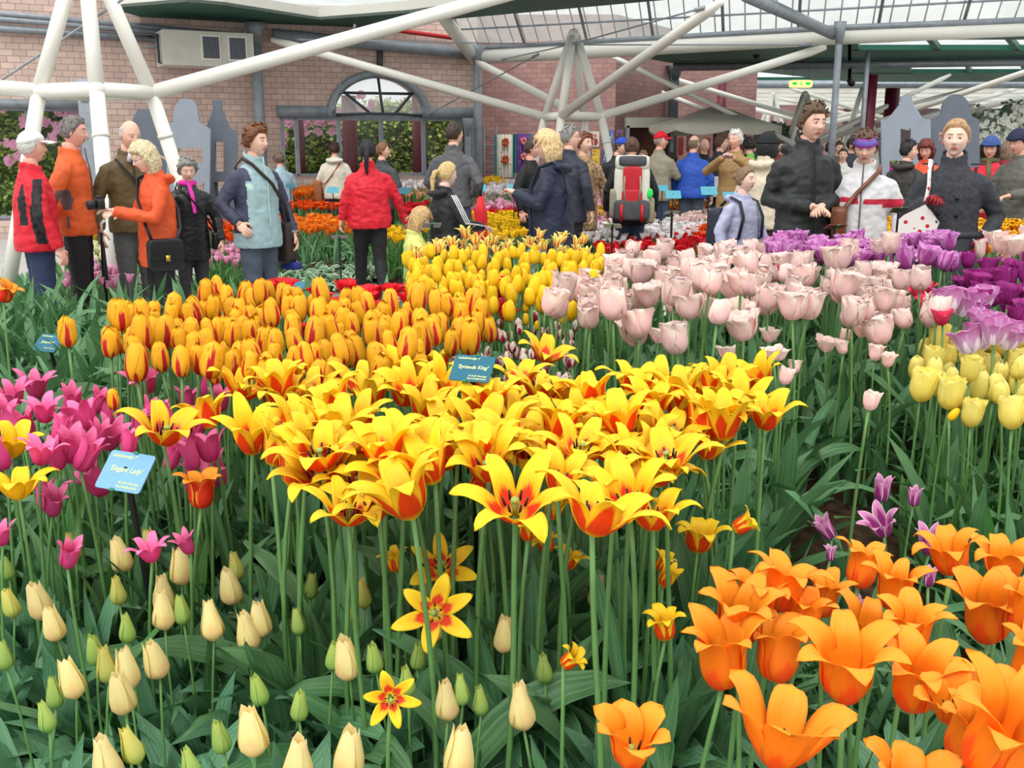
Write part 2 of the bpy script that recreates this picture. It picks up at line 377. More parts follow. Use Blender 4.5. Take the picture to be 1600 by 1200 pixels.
# grey rails on the left wall
def trim(n,pts,r,mt,sq=False):
    m=MB(); m.tube(pts,r,4 if sq else 10); o=m.obj('trim_%d'%n,mt); tag(o,kind='structure'); return o
def wp(px,py,A=W0,B=W1,off=-.12):
    s_,z_=onwall(px,py,A,B); return wm(A,B)@Vector((s_,off,z_))
trim(2,[wp(-200,4),wp(395,58)],.045,M['grey_steel'])
trim(3,[wp(-200,14),wp(395,64)],.045,M['grey_steel'])
trim(4,[wp(-200,32),wp(262,64)],.06,M['grey_steel'],True)
trim(5,[wp(-200,160),wp(128,164)],.08,M['grey_steel'],True)
trim(6,[wp(425,55,W1,W2),wp(748,86,W1,W2)],.11,M['grey_steel'])
trim(7,[wp(592,70,W1,W2,-.08),wp(592,118,W1,W2,-.08)],.06,M['dark_steel'],True)
trim(8,[wp(555,40,W1,W2,-.1),wp(720,62,W1,W2,-.1)],.04,M['red_paint'],True)
# small clerestory window above the red strip
# --- roof ------------------------------------------------------------------
def slab(m,pxs,z,th=.1):
    P=[at_z(px,py,z) for px,py in pxs]; n=len(P)
    vs=[(p.x,p.y,z) for p in P]+[(p.x,p.y,z+th) for p in P]
    m.add(vs,[tuple(range(n)),tuple(range(2*n-1,n-1,-1))]+[(i,i+n,(i+1)%n+n,(i+1)%n) for i in range(n)])
ceil=obj('ceiling',None); tag(ceil,kind='structure')
m=MB(); slab(m,[(170,13),(262,38),(395,53),(640,36),(1040,0),(1340,-26),(1150,-60),(800,-1),(640,20),(498,31),(350,8),(290,3)],3.78,.05); m.obj('green_panel',M['green_panel'],ceil,smooth=False,tri=True)
# pale skylight upstand and its glass above the notch of the green panel
def zz(px,py,z): 
    p=at_z(px,py,z); return Vector((p.x,p.y,z))
m=MB()
for a,b in (((350,8),(498,31)),((498,31),(640,20)),((640,20),(800,-1)),((170,13),(290,3)),((290,3),(350,8))):
    P=zz(*a,3.78); Q=zz(*b,3.78); m.add([P,Q,Q+Vector((0,0,.2)),P+Vector((0,0,.2))],[(0,1,2,3)])
m.obj('skylight_upstand',M['white_tube'],ceil,smooth=False)
m=MB(); P=[zz(170,13,4.1),zz(498,31,4.1),zz(800,-1,4.1)]; P+= [P[2]+Vector((3,-6,0)),P[0]+Vector((0,-4,0))]; m.add(P,[tuple(range(5))]); m.obj('skylight_glass',M['roof_glass'],ceil,smooth=False,tri=True)
# beam tubes
trim(9,[at_y(738,90,21.4),at_y(890,82,20.2),at_y(1300,57,17.6),at_y(1700,38,16.4)],.135,M['white_tube'])
trim(10,[at_y(690,22,19),at_y(738,88,21.3)],.12,M['white_tube'])
trim(11,[at_y(1165,-8,13.5),at_y(1303,54,17.4)],.085,M['grey_steel'])
trim(13,[at_y(760,75,21.2),at_y(1300,44,17.5),at_y(1700,28,16.3)],.05,M['grey_steel'],True)
# green ceiling behind the beam, with skylights
m=MB(); Z=3.42
slab(m,[(890,82),(963,82),(1046,98),(1330,128),(1330,62),(1300,58)],Z,.1)
slab(m,[(1325,62),(1325,55),(1800,40),(1800,62)],Z,.1)
slab(m,[(1325,78),(1325,101),(1800,101),(1800,78)],Z,.1)
slab(m,[(1325,114),(1325,128),(1800,128),(1800,114)],Z,.1)
for x0,x1 in ((1325,1340),(1325,1420)): pass
slab(m,[(1325,62),(1325,79),(1343,79),(1338,62)],Z,.1); slab(m,[(1325,100),(1325,115),(1425,115),(1420,100)],Z,.1)
for a in (1446,1570,1700): slab(m,[(a,62),(a+14,79),(a+24,79),(a+10,62)],Z,.1)
for a in (1505,1592,1690): slab(m,[(a,100),(a+8,115),(a+14,115),(a+6,100)],Z,.1)
m.obj('green_panel',M['green_panel'],ceil,smooth=False,tri=True)
m=MB(); slab(m,[(1325,58),(1325,116),(1800,116),(1800,58)],Z+.25,.02); m.obj('skylight_glass',M['fabric_white'],ceil,smooth=False)
trim(14,[Vector((xat(1046,24.5),24.5,Z-.1)),Vector((xat(1760,22.5),22.5,Z-.1))],.09,M['grey_steel'],True)
trim(15,[Vector((xat(1046,33,Z),33,Z-.02)),Vector((xat(1900,33,Z),33,Z-.02))],.12,M['grey_steel'],True)
# shed roof glazing sloping up towards the camera above the beam
def glazing(P0,P1,P2,P3,nb,nw,parent):
    m=MB(); m.add([P0,P1,P2,P3],[(0,1,2,3)]); m.obj('glass_pane',M['roof_glass'],parent,smooth=False)
    m=MB()
    for k in range(nb+1):
        t=k/nb; m.tube([P0.lerp(P1,t)-Vector((0,0,.06)),P3.lerp(P2,t)-Vector((0,0,.06))],.028,6)
    m.tube([P0.lerp(P3,.1)-Vector((0,0,.05)),P1.lerp(P2,.1)-Vector((0,0,.05))],.02,6)
    m.obj('rafter',M['grey_steel'],parent)
    m=MB()
    for k in range(nw+1):
        t=k/nw; m.tube([P0.lerp(P1,t),P3.lerp(P2,t)],.013,4)
    m.obj('glazing_bar',M['white_tube'],parent)
G0=at_y(728,70,21.4); G1=at_y(1800,20,16.2); up=Vector((-1.2,-4.6,2.9))
glazing(G0,G1,G1+up,G0+up,9,44,ceil)
# the far glass hall: flat bright glazing between green beams
m=MB(); P=[Vector((5,33,3.75)),Vector((40,33,3.75)),Vector((40,62,3.9)),Vector((5,62,3.9))]; m.add(P,[(0,1,2,3)]); m.obj('glass_pane',M['fabric_white'],ceil,smooth=False)
m=MB()
for y in (34.5,37.5,40.5,44,48,53,58): m.box((22,y,3.62),(36,.22 if y<45 else .3,.16))
m.obj('green_beam',M['green_panel'],ceil,smooth=False)
m=MB()
for y in (36,39,42.3,46,50.5,55.5): m.box((22,y,3.5),(36,.5,.18))
m.obj('white_duct',M['white_tube'],ceil,smooth=False)
m=MB()
for k in range(12): x=7+k*2.6; m.box((x,47,3.66),(.08,28,.1))
m.obj('rafter',M['dark_steel'],ceil,smooth=False)

# --- white tubular trusses --------------------------------------------------
def truss(px,d,sc,label,ang,arms,rods):
    x=xat(px,d,2); t=thing('roof_truss',label,'truss',(x,d,0),0,'white tubular roof trusses')
    za,zr,rr,rf=3.3*sc,2.04*sc,.5*sc,1.0*sc
    r=.068*sc; base=Vector((x,d,0))
    cs=[Vector((math.cos(ang+k*PI/2),math.sin(ang+k*PI/2),0)) for k in range(4)]
    for k,c in enumerate(cs):
        m=MB(); m.tube([Vector((0,0,za))+c*.05,c*rr+Vector((0,0,zr))],r,12); m.tube([c*rr+Vector((0,0,zr)),c*rf],r,12)
        q=c*(rr+(rf-rr)*.2)+Vector((0,0,zr*.8)); m.tube([q-(c*rf-c*rr-Vector((0,0,zr))).normalized()*.02,q+(c*rf-c*rr-Vector((0,0,zr))).normalized()*.02],r*1.12,12)
        m.obj('leg',M['white_tube'],t)
        m=MB(); m.tube([c*rr+Vector((0,0,zr)),cs[(k+1)%4]*rr+Vector((0,0,zr))],r*1.02,12); m.ell(c*rr+Vector((0,0,zr)),(r*1.15,)*3); m.obj('ring_tube',M['white_tube'],t)
    m=MB(); m.ell((0,0,za),(.11*sc,.11*sc,.13*sc)); m.obj('apex_node',M['white_tube'],t)
    for k,E in arms:
        m=MB(); E=Vector(E)-base; A=cs[k]*rr+Vector((0,0,zr)); m.tube([A,A.lerp(E,.93),E],[r*1.05,r*1.05,r*.6],12); m.obj('arm',M['white_tube'],t)
    for A,E in rods:
        m=MB(); A=Vector(A)-base; E=Vector(E)-base; m.tube([A,A.lerp(E,.05),A.lerp(E,.06),A.lerp(E,.94),A.lerp(E,.95),E],[.028*sc,.028*sc,.012,.012,.028*sc,.028*sc],6); m.obj('tie_rod',M['grey_steel'],t)
    return t
AP2=at_y(890,70,17.5)
truss(895,17.5,1,'white tubular truss standing behind the blond woman in navy',math.radians(155),
   [(0,at_y(425,62,19.2)),(0,at_y(745,97,21)),(2,at_y(1290,74,17.9)),(1,at_y(1128,2,13.2))][0:0]+
   [(0,at_y(425,62,19.2)),(3,at_y(745,97,21)),(2,at_y(1290,74,17.9)),(1,at_y(1128,2,13.2))],
   [(AP2,at_y(455,62,19.2)),(AP2,at_y(1100,12,13.4)),(AP2,at_y(1268,70,17.7)),(AP2,at_y(785,93,20.5)),(at_y(520,175,19.5),at_y(555,38,19)),(at_y(668,180,20.8),at_y(842,84,19))])
AP1=at_y(150,-38,10.5)
truss(152,10.5,1.03,'large white tubular truss behind the bald man in olive',math.radians(202),
   [(2,at_y(870,-30,11.6)),(0,at_y(-120,128,10.2))],
   [(at_y(-20,140,12),AP1.lerp(at_y(330,-25,10),.5)),(AP1.lerp(at_y(330,-25,10),.5),at_y(330,-25,10))])
for px,d,l,a in ((1255,23.5,'white truss behind the tall man in black, under the exit light',.7),(1345,30,'white truss deep in the glass hall behind the headband woman',.4),(1205,35,'white truss in the glass hall near the parasol edge',.9),(1475,36,'white truss in the glass hall above the grey gable boards',.5)):
    s_=.8 if d<25 else .95
    truss(px,d,s_,l,a,[(k,(xat(px,d,2)+dx*(6 if d>25 else 4.6),d+dy*5,3.3)) for k,(dx,dy) in enumerate(((1,.7),(-.8,.8),(-1,-.5),(.9,-.8)))],[])
# ---------------------------------------------------------------- tulips
def interp(keys,s):
    for (a,va),(b,vb) in zip(keys,keys[1:]):
        if s<=b:
            t=(s-a)/(b-a); t=t*t*(3-2*t); return va+(vb-va)*t
    return keys[-1][1]
def wprof(kind):
    f={'lily':lambda s:(s+.02)**.5*max(0,1-s)**.72,'cup':lambda s:(s+.03)**.5*max(0,1-s)**.33,'bud':lambda s:(s+.05)**.45*max(0,1-s)**.62,
       'wide':lambda s:(s+.02)**.55*max(0,1-s)**.27,'spoon':lambda s:(s+.02)**.8*max(0,1-s)**.5}[kind]
    mx=max(f(i/50) for i in range(51)); return lambda s:f(s)/mx
def bloom_mesh(name,mats,L,Wd,keys,prof='lily',r0=.008,curl=1.0,n=6,jit=.1,ruffle=0,seed=0,nu=6,nv=12,thick=True,layers=1,inner=.9,phase=0,twist=0,cen=None,fringe=0,tipsplit=0):
    """keys: angle of the petal's mid line above the horizontal, in degrees, along its length"""
    R=random.Random(seed); m=MB(); wf=wprof(prof)
    for k in range(n*layers):
        ring=k%2; lay=k//n
        ph=phase+2*PI*k/n+R.uniform(-.09,.09)+(lay*.5)
        LL=L*(1-.04*ring)*R.uniform(1-jit*.5,1+jit*.4)*(1-.12*lay); WW=Wd*R.uniform(.92,1.08)*(inner if ring else 1)
        dth=R.uniform(-1,1)*jit*70; tip=R.uniform(-1,1)*jit*160; tw=R.uniform(-1,1)*twist
        r=r0*(.8 if ring else 1)*(1-.15*lay); z=0; pr=(math.cos(ph),math.sin(ph)); la=(-pr[1],pr[0])
        V=[];U=[]; p=R.uniform(0,6); sid=2 if thick else 1
        for sd in range(sid):
            rr,zz_=r,z
            for j in range(nv+1):
                s=j/nv; th=math.radians(interp(keys,s)+dth*min(1,s*2.2)*(.4+.6*s)+tip*max(0,s-.6)*1.5+(8*lay))
                if j: rr+=LL/nv*math.cos(th); zz_+=LL/nv*math.sin(th)
                rr=max(rr,.0015)
                nx_,nz_=-math.sin(th),math.cos(th)      # inward / upward normal in the radial plane
                w=WW*wf(s)*.5
                if fringe and s>.6: w*=1+R.uniform(-1,1)*fringe
                rho=max(max(rr,.3*WW)*curl,w*.62)
                for i in range(nu+1):
                    t=-1+2*i/nu; a=t*w/rho
                    lat=rho*math.sin(a); inn=rho*(1-math.cos(a))
                    inn+=ruffle*L*math.sin(p+t*4+s*9+k)*abs(t)*s
                    lat+=tw*s*s*L*.3
                    if tipsplit and s>.85: inn+=R.uniform(-1,1)*tipsplit*L
                    off=inn+(.0009 if sd==0 else 0)-(.0003)
                    q=(rr+nx_*off); h=zz_+nz_*off
                    V.append((pr[0]*q+la[0]*lat,pr[1]*q+la[1]*lat,h)); U.append((i/nu,s))
        W_=nu+1; N=(nv+1)*W_; fs=[];ms=[]
        for sd in range(sid):
            for j in range(nv):
                for i in range(nu):
                    a=sd*N+j*W_+i; q=(a,a+1,a+1+W_,a+W_)
                    fs.append(q if sd==0 else q[::-1]); ms.append(0 if (sd==0 and sid==2) else (1 if sid==2 else 0))
        if sid==2:
            edge=[j*W_ for j in range(nv+1)]; edg2=[j*W_+nu for j in range(nv+1)]
            for a,b in zip(edge,edge[1:]): fs.append((a,b,b+N,a+N)); ms.append(1)
            for a,b in zip(edg2,edg2[1:]): fs.append((a+N,b+N,b,a)); ms.append(1)
            a0=nv*W_
            for i in range(nu): fs.append((a0+i,a0+i+1,a0+i+1+N,a0+i+N)); ms.append(1)
        m.add(V,fs,ms,U)
    return m.mesh(name,mats)
G_=dict(leafL=s2l(92,140,98),)
STEM=mat('stem_green',s2l(96,140,78),.5,.12,9)
STEMD=mat('stem_dark',s2l(78,112,72),.5,.12,9)
LEAF=leaf_mat('tulip_leaf',s2l(48,102,58),s2l(120,168,116))
LEAFB=leaf_mat('tulip_leaf_bluish',s2l(62,118,80),s2l(126,172,128))
LEAFY=leaf_mat('tulip_leaf_fresh',s2l(48,110,50),s2l(110,160,84))
LEAFE=leaf_mat('leaf_white_edged',s2l(58,110,74),s2l(110,160,116),edge=s2l(214,226,200))
LEAFS=leaf_mat('shrub_leaf',s2l(128,168,76),s2l(216,228,140))
LEAFG=leaf_mat('grey_leaf',s2l(90,130,108),s2l(160,190,168))
def blade(m,L,Wd,a0,a1,az,base=(0,0,0),nu=4,nv=9,fold=.35,twist=0,R=random,wob=.0):
    "a tulip leaf: channelled blade arching from angle a0 to a1 (degrees above the horizontal)"
    wf=lambda s:(s+.12)**.45*max(0,1-s)**.62*1.32
    pr=Vector((math.cos(az),math.sin(az),0)); la=Vector((-pr.y,pr.x,0)); up=Vector((0,0,1))
    P=Vector(base); V=[];U=[]; p=R.uniform(0,6)
    for j in range(nv+1):
        s=j/nv; th=math.radians(a0+(a1-a0)*s**1.7)
        d=pr*math.cos(th)+up*math.sin(th)
        if j: P=P+d*(L/nv)
        nn=-pr*math.sin(th)+up*math.cos(th)
        tw=twist*s; lat=la*math.cos(tw)+nn*math.sin(tw); n2=nn*math.cos(tw)-la*math.sin(tw)
        w=Wd*.5*wf(s); f=fold*(1-.6*s)
        for i in range(nu+1):
            t=-1+2*i/nu
            V.append(P+lat*(t*w*math.cos(f*abs(t)))+n2*(abs(t)*w*math.sin(f*1.6)+wob*math.sin(p+s*11+t*2)*abs(t))); U.append((i/nu,s))
    W_=nu+1; m.add(V,[(j*W_+i,j*W_+i+1,(j+1)*W_+i+1,(j+1)*W_+i) for j in range(nv) for i in range(nu)],0,U)
RL=random.Random(3)
def leafset(mt,nm,L=.27,Wd=.05,n=10,hang=True):
    out=[]
    for k in range(n):
        m=MB(); a0=RL.uniform(72,86); a1=RL.choice([RL.uniform(50,80),RL.uniform(15,50),RL.uniform(-40,10)]) if hang else RL.uniform(55,82)
        blade(m,L*RL.uniform(.8,1.2),Wd*RL.uniform(.75,1.25),a0,a1,0,twist=RL.uniform(-1,1),wob=.004,R=RL); out.append(m.mesh(nm,mt))
    return out
LV=leafset(LEAF,'leaf',.31,.062); LVB=leafset(LEAFB,'leaf',.27,.08); LVY=leafset(LEAFY,'leaf',.26,.042)
def stemset(mt,n=6):
    out=[]
    for k in range(n):
        dx,dy=RL.uniform(-.06,.06),RL.uniform(-.06,.06)
        if k==0: dx=dy=0
        pts=[(dx*s*s,dy*s*s+.012*math.sin(s*5+k),s) for s in [i/7 for i in range(8)]]
        e=pts[-1]; m=MB(); m.tube(pts,[.0082-.0022*i/7 for i in range(8)],6); out.append((m.mesh('stem',mt),Vector(e)))
    return out
ST=stemset(STEM); STD=stemset(STEMD)
# bloom shapes -------------------------------------------------------------
YEL=s2l(255,210,24); YEL2=s2l(255,226,48); RED=s2l(244,78,20)
mk_out=petal_mat('flame_petal_outside',s2l(255,192,24),YEL2,RED,fv=.66,fw=.6,streak=.14,foot=s2l(240,215,40))
mk_in=petal_mat('flame_petal_inside',s2l(255,206,34),YEL2,s2l(236,70,36),fv=.42,fw=.3,streak=.25,foot=s2l(250,215,40))
mo_out=petal_mat('orange_petal_outside',s2l(255,116,14),s2l(255,156,30),s2l(252,92,26),fv=.4,fw=.5,streak=.4)
mo_in=petal_mat('orange_petal_inside',s2l(255,160,28),s2l(255,172,48))
mp_out=petal_mat('pink_petal_outside',s2l(226,56,132),s2l(248,110,176))
mp_in=petal_mat('pink_petal_inside',s2l(244,112,172),s2l(250,140,190))
mc_out=petal_mat('cream_petal_outside',s2l(232,222,132),s2l(252,234,176),s2l(246,214,150),fv=.5,fw=.4,streak=.5)
mg_out=petal_mat('green_bud_petal',s2l(140,182,90),s2l(190,208,110))
mgy=petal_mat('yellow_green_bud_petal',s2l(176,190,90),s2l(226,214,120))
ms_out=petal_mat('striped_petal_outside',s2l(255,190,44),s2l(255,196,36),s2l(204,42,44),fv=.72,fw=4.0,streak=1.2)
ms_in=petal_mat('striped_petal_inside',s2l(252,190,40),s2l(255,200,40))
my_out=petal_mat('yellow_petal',s2l(255,208,30),s2l(255,216,36))
mb_out=petal_mat('blush_petal_outside',s2l(250,236,206),s2l(255,232,226),s2l(253,216,214),fv=.85,fw=.5,streak=.8)
mb_in=petal_mat('blush_petal_inside',s2l(252,218,206),s2l(254,234,228))
mv_out=petal_mat('purple_petal',s2l(214,126,200),s2l(226,150,216),s2l(190,84,172),fv=.9,fw=1.4,streak=.8,edge=s2l(240,184,232))
md_out=petal_mat('dark_purple_petal',s2l(142,26,110),s2l(172,54,142))
mdw=petal_mat('violet_white_petal',s2l(232,214,232),s2l(196,92,168),s2l(250,240,250),fv=.6,fw=1.1,streak=.5,edge=s2l(222,180,222))
ml_out=petal_mat('pale_yellow_petal',s2l(244,226,104),s2l(252,240,140),s2l(248,226,110),fv=.5,fw=.6,streak=.6)
mrw=petal_mat('red_white_petal',s2l(240,230,220),s2l(244,236,226),s2l(170,24,60),fv=.95,fw=1.6,streak=2.2)
mrd=petal_mat('red_petal',s2l(214,20,38),s2l(236,34,52))
mpeo=petal_mat('coral_pink_petal',s2l(232,40,90),s2l(250,90,130))
mpk=petal_mat('soft_pink_petal',s2l(240,140,190),s2l(250,190,220),s2l(235,110,175),fv=.5,fw=.8,streak=.6,edge=s2l(252,225,236))
mwt=petal_mat('white_petal',s2l(244,238,238),s2l(252,246,248))
morr=petal_mat('orange_red_petal',s2l(236,56,16),s2l(255,110,30))
mor2=petal_mat('far_orange_petal',s2l(250,120,30),s2l(255,150,40))
mfl=petal_mat('flamed_petal',s2l(255,200,20),s2l(255,205,30),s2l(226,44,10),fv=.85,fw=.9,streak=.7)
mwy=petal_mat('wine_white_petal',s2l(170,70,130),s2l(226,150,200),s2l(150,50,120),fv=.7,fw=.9,streak=.5,edge=s2l(245,225,240))
msal=petal_mat('salmon_petal',s2l(244,130,110),s2l(250,170,140))
mstar=petal_mat('yellow_red_lily_petal',s2l(250,225,110),s2l(255,236,130),s2l(226,60,60),fv=.8,fw=3.2,streak=1.2)
def variants(nm,cnt_,mats,**k):
    out=[]; kk=k.pop('keyset')
    for i in range(cnt_): out.append(bloom_mesh(nm,mats,keys=kk[i%len(kk)],seed=i*13+5,**k))
    return out
OPEN=[[(0,15),(.2,58),(.45,72),(.7,44),(1,-24)],[(0,10),(.22,50),(.45,62),(.72,26),(1,-36)],[(0,20),(.22,66),(.5,78),(.78,52),(1,6)],[(0,8),(.22,46),(.5,54),(.8,16),(1,-30)]]
CUPF=[[(0,8),(.18,66),(.38,90),(.56,84),(.75,40),(1,-30)],[(0,5),(.2,70),(.4,94),(.6,86),(.8,46),(1,-10)],[(0,10),(.2,62),(.4,86),(.55,78),(.75,34),(1,-48)]]
SLIM=[[(0,10),(.2,72),(.45,88),(.65,82),(.85,52),(1,30)],[(0,10),(.2,74),(.45,93),(.7,88),(.9,66),(1,40)],[(0,12),(.2,66),(.45,80),(.65,66),(.85,38),(1,10)]]
CLOSED=[[(0,8),(.2,68),(.42,90),(.68,104),(1,138)],[(0,8),(.18,64),(.42,88),(.7,102),(1,130)]]
BOTTLE=[[(0,3),(.14,44),(.3,86),(.5,104),(.75,107),(1,93)],[(0,3),(.16,48),(.32,88),(.55,103),(.8,105),(1,97)]]
CUPO=[[(0,6),(.2,52),(.45,80),(.75,80),(1,55)],[(0,6),(.2,56),(.45,84),(.75,90),(1,70)],[(0,4),(.2,44),(.45,70),(.7,72),(1,40)]]
FLAT=[[(0,5),(.3,24),(.6,26),(1,-10)],[(0,8),(.3,34),(.6,30),(1,-16)]]
BL={}
BL['flame']=variants('bloom',10,[mk_in,mk_out],L=.102,Wd=.038,keyset=OPEN,prof='lily',jit=.16,ruffle=.02,twist=.35,curl=1.15,nv=13)
BL['flame_flat']=variants('bloom',3,[mk_in,mk_out],L=.075,Wd=.034,keyset=FLAT,jit=.12,twist=.2)
BL['flame_small']=variants('bloom',4,[mk_in,mk_out],L=.06,Wd=.027,keyset=CUPF+SLIM,prof='lily',jit=.14,twist=.2)
BL['orange']=variants('bloom',8,[mo_in,mo_out],L=.112,Wd=.046,keyset=CUPF,prof='lily',r0=.011,jit=.13,ruffle=.015,twist=.3,curl=1.05,nv=14)
BL['orange_open']=variants('bloom',4,[mo_in,mo_out],L=.10,Wd=.052,keyset=OPEN[2:3]+[[(0,15),(.25,55),(.5,70),(.75,60),(1,10)]],prof='spoon',r0=.011,jit=.16,ruffle=.025,twist=.3)
mro_o=petal_mat('red_orange_petal_outside',s2l(238,66,20),s2l(250,130,40),s2l(230,54,24),fv=.8,fw=.6,streak=.2,edge=s2l(252,170,60))
BL['redorange']=variants('bloom',2,[mo_in,mro_o],L=.078,Wd=.040,keyset=CUPF,r0=.01,jit=.13,twist=.3)
BL['pink']=variants('bloom',8,[mp_in,mp_out],L=.088,Wd=.034,keyset=SLIM,prof='lily',r0=.009,jit=.12,ruffle=.01,twist=.25)
BL['pink_open']=variants('bloom',3,[mp_in,mp_out],L=.085,Wd=.03,keyset=OPEN,prof='lily',jit=.14,twist=.25)
BL['cream']=variants('bud',5,[mc_out],L=.070,Wd=.031,keyset=BOTTLE,prof='bud',r0=.008,jit=.03,thick=False,nv=10,nu=5,inner=.95)
BL['green']=variants('bud',4,[mg_out],L=.055,Wd=.020,keyset=BOTTLE,prof='bud',r0=.006,jit=.02,thick=False,nv=9,nu=4)
BL['yg']=variants('bud',4,[mgy],L=.062,Wd=.026,keyset=BOTTLE,prof='bud',r0=.007,jit=.03,thick=False,nv=9,nu=4)
BL['striped']=variants('bloom',8,[ms_in,ms_out],L=.094,Wd=.066,keyset=CLOSED,prof='cup',r0=.010,jit=.05,nv=10,curl=1.0)
BL['yellow']=variants('bloom',6,[my_out],L=.078,Wd=.056,keyset=CLOSED,prof='cup',r0=.009,jit=.05,nv=9,thick=False)
BL['blush']=variants('bloom',8,[mb_in,mb_out],L=.078,Wd=.068,keyset=[[(0,4),(.2,48),(.45,82),(.75,96),(1,78)],[(0,6),(.2,54),(.45,84),(.75,92),(1,66)],[(0,4),(.2,46),(.45,76),(.75,86),(1,48)],[(0,4),(.2,50),(.45,86),(.75,100),(1,96)]],prof='wide',r0=.012,jit=.12,ruffle=.05,nv=9)
BL['purple']=variants('bloom',6,[mv_out],L=.068,Wd=.05,keyset=CUPO,prof='wide',r0=.010,jit=.14,ruffle=.06,thick=False,n=6,layers=2,nv=8,tipsplit=.03)
BL['dark']=variants('bloom',5,[md_out],L=.066,Wd=.056,keyset=CUPO[1:],prof='wide',r0=.010,jit=.08,ruffle=.03,thick=False,nv=8)
BL['violetwhite']=variants('bloom',4,[mdw],L=.07,Wd=.056,keyset=CUPO[2:]+CUPO[:1],prof='wide',r0=.012,jit=.1,ruffle=.04,thick=False,nv=9)
BL['paleyellow']=variants('bloom',6,[ml_out],L=.074,Wd=.06,keyset=[CUPO[1],CLOSED[1],CLOSED[0]],prof='wide',r0=.010,jit=.08,ruffle=.025,thick=False,nv=9)
BL['redwhite']=variants('bloom',4,[mrw],L=.046,Wd=.038,keyset=CLOSED,prof='cup',r0=.007,jit=.06,thick=False,nv=7,nu=5)
BL['rednear']=variants('bloom',4,[mrd],L=.065,Wd=.045,keyset=OPEN[2:3]+CUPO[2:],prof='cup',jit=.16,ruffle=.04,thick=False,nv=7)
BL['peony']=variants('bloom',3,[mpeo],L=.05,Wd=.04,keyset=CUPO[2:],prof='wide',jit=.2,ruffle=.08,thick=False,layers=3,nv=6,tipsplit=.05)
BL['wine']=variants('bloom',4,[mwy],L=.062,Wd=.026,keyset=SLIM,prof='lily',jit=.12,thick=False,twist=.2)
BL['blushsmall']=variants('bloom',3,[mb_out],L=.045,Wd=.034,keyset=CUPO,prof='cup',jit=.12,ruffle=.04,thick=False,nv=7,nu=5)
BL['star']=variants('bloom',4,[mstar],L=.072,Wd=.024,keyset=OPEN[2:3]+SLIM[2:],prof='lily',jit=.15,thick=False,nv=8,nu=4)
BL['yellowlily']=variants('bloom',2,[petal_mat('clear_yellow_petal',s2l(244,204,20),s2l(255,226,50)),my_out],L=.098,Wd=.042,keyset=OPEN,jit=.13,twist=.3)
# stamens for the wide open flowers
mst=mat('stamen_dark',s2l(46,34,30),.6); mpi=mat('pistil_green',s2l(150,168,80),.5)
m=MB(); m.tube([(0,0,.002),(0,0,.026)],[.004,.0035],6,1); m.ell((0,0,.028),(.006,.006,.004),1)
for k in range(6):
    a=PI*k/3; m.tube([(.005*math.cos(a),.005*math.sin(a),.004),(.013*math.cos(a),.013*math.sin(a),.02)],[.001,.001],5,1); m.tube([(.013*math.cos(a),.013*math.sin(a),.018),(.017*math.cos(a),.017*math.sin(a),.032)],[.0022,.0014],5,0)
PIST=m.mesh('stamens',[mst,mpi])
RP=random.Random(11)
def plant(kind,P,name,label,group,cat='tulip',sc=1.0,tilt=None,stems=ST,leaves=LV,nl=2,rz=None,lean=None,stam=False,leafsc=1.0,ground=None):
    """one tulip whose bloom sits at P; stem and leaves rise from the soil below it"""
    bm_=RP.choice(BL[kind]); k=RP.randrange(1,len(stems)); sm,e=stems[k]
    a=RP.uniform(0,2*PI) if rz is None else rz
    hh=ground if ground is not None else hz(P.x,P.y)
    Ls=max(.08,P.z-hh)
    off=Matrix.Rotation(a,3,'Z')@(e*Ls); base=Vector((P.x-off.x,P.y-off.y,P.z-Ls))
    t=thing(name,label,cat,base,a,group)
    s_=obj('stem',sm,t); s_.scale=(max(.75,1.0*sc),max(.75,1.0*sc),1); s_.scale=(1,1,Ls)
    # lean offsets stay proportional to the height
    s_.scale=(Ls,Ls,Ls) if False else (1*Ls/.5*.5+0,1*Ls/.5*.5+0,Ls)
    rr=1.0/max(Ls,.05)
    b=obj('bloom' if kind not in('cream','green','yg') else 'bud',bm_,t,loc=(e.x*Ls,e.y*Ls,Ls-.002)); 
    tl=tilt if tilt is not None else (RP.uniform(-.22,.22),RP.uniform(-.22,.22))
    # tilt is given in world axes
    Rw=Matrix.Rotation(-a,3,'Z')@Euler((tl[0],tl[1],0)).to_matrix()@Matrix.Rotation(RP.uniform(0,2*PI),3,'Z')
    b.rotation_euler=Rw.to_euler(); q=sc*RP.uniform(.93,1.07); b.scale=(q,q,q)
    if stam: o=obj('stamens',PIST,b,loc=(0,0,.004))
    for j in range(nl):
        l=obj('leaf',RP.choice(leaves),t,loc=(0,0,RP.uniform(-.02,.03)*1)); l.rotation_euler=(0,0,RP.uniform(0,2*PI)+j*2.4); f=leafsc*RP.uniform(.8,1.15)*min(1.25,max(.6,Ls/.42)); l.scale=(f,f,f)
    return t
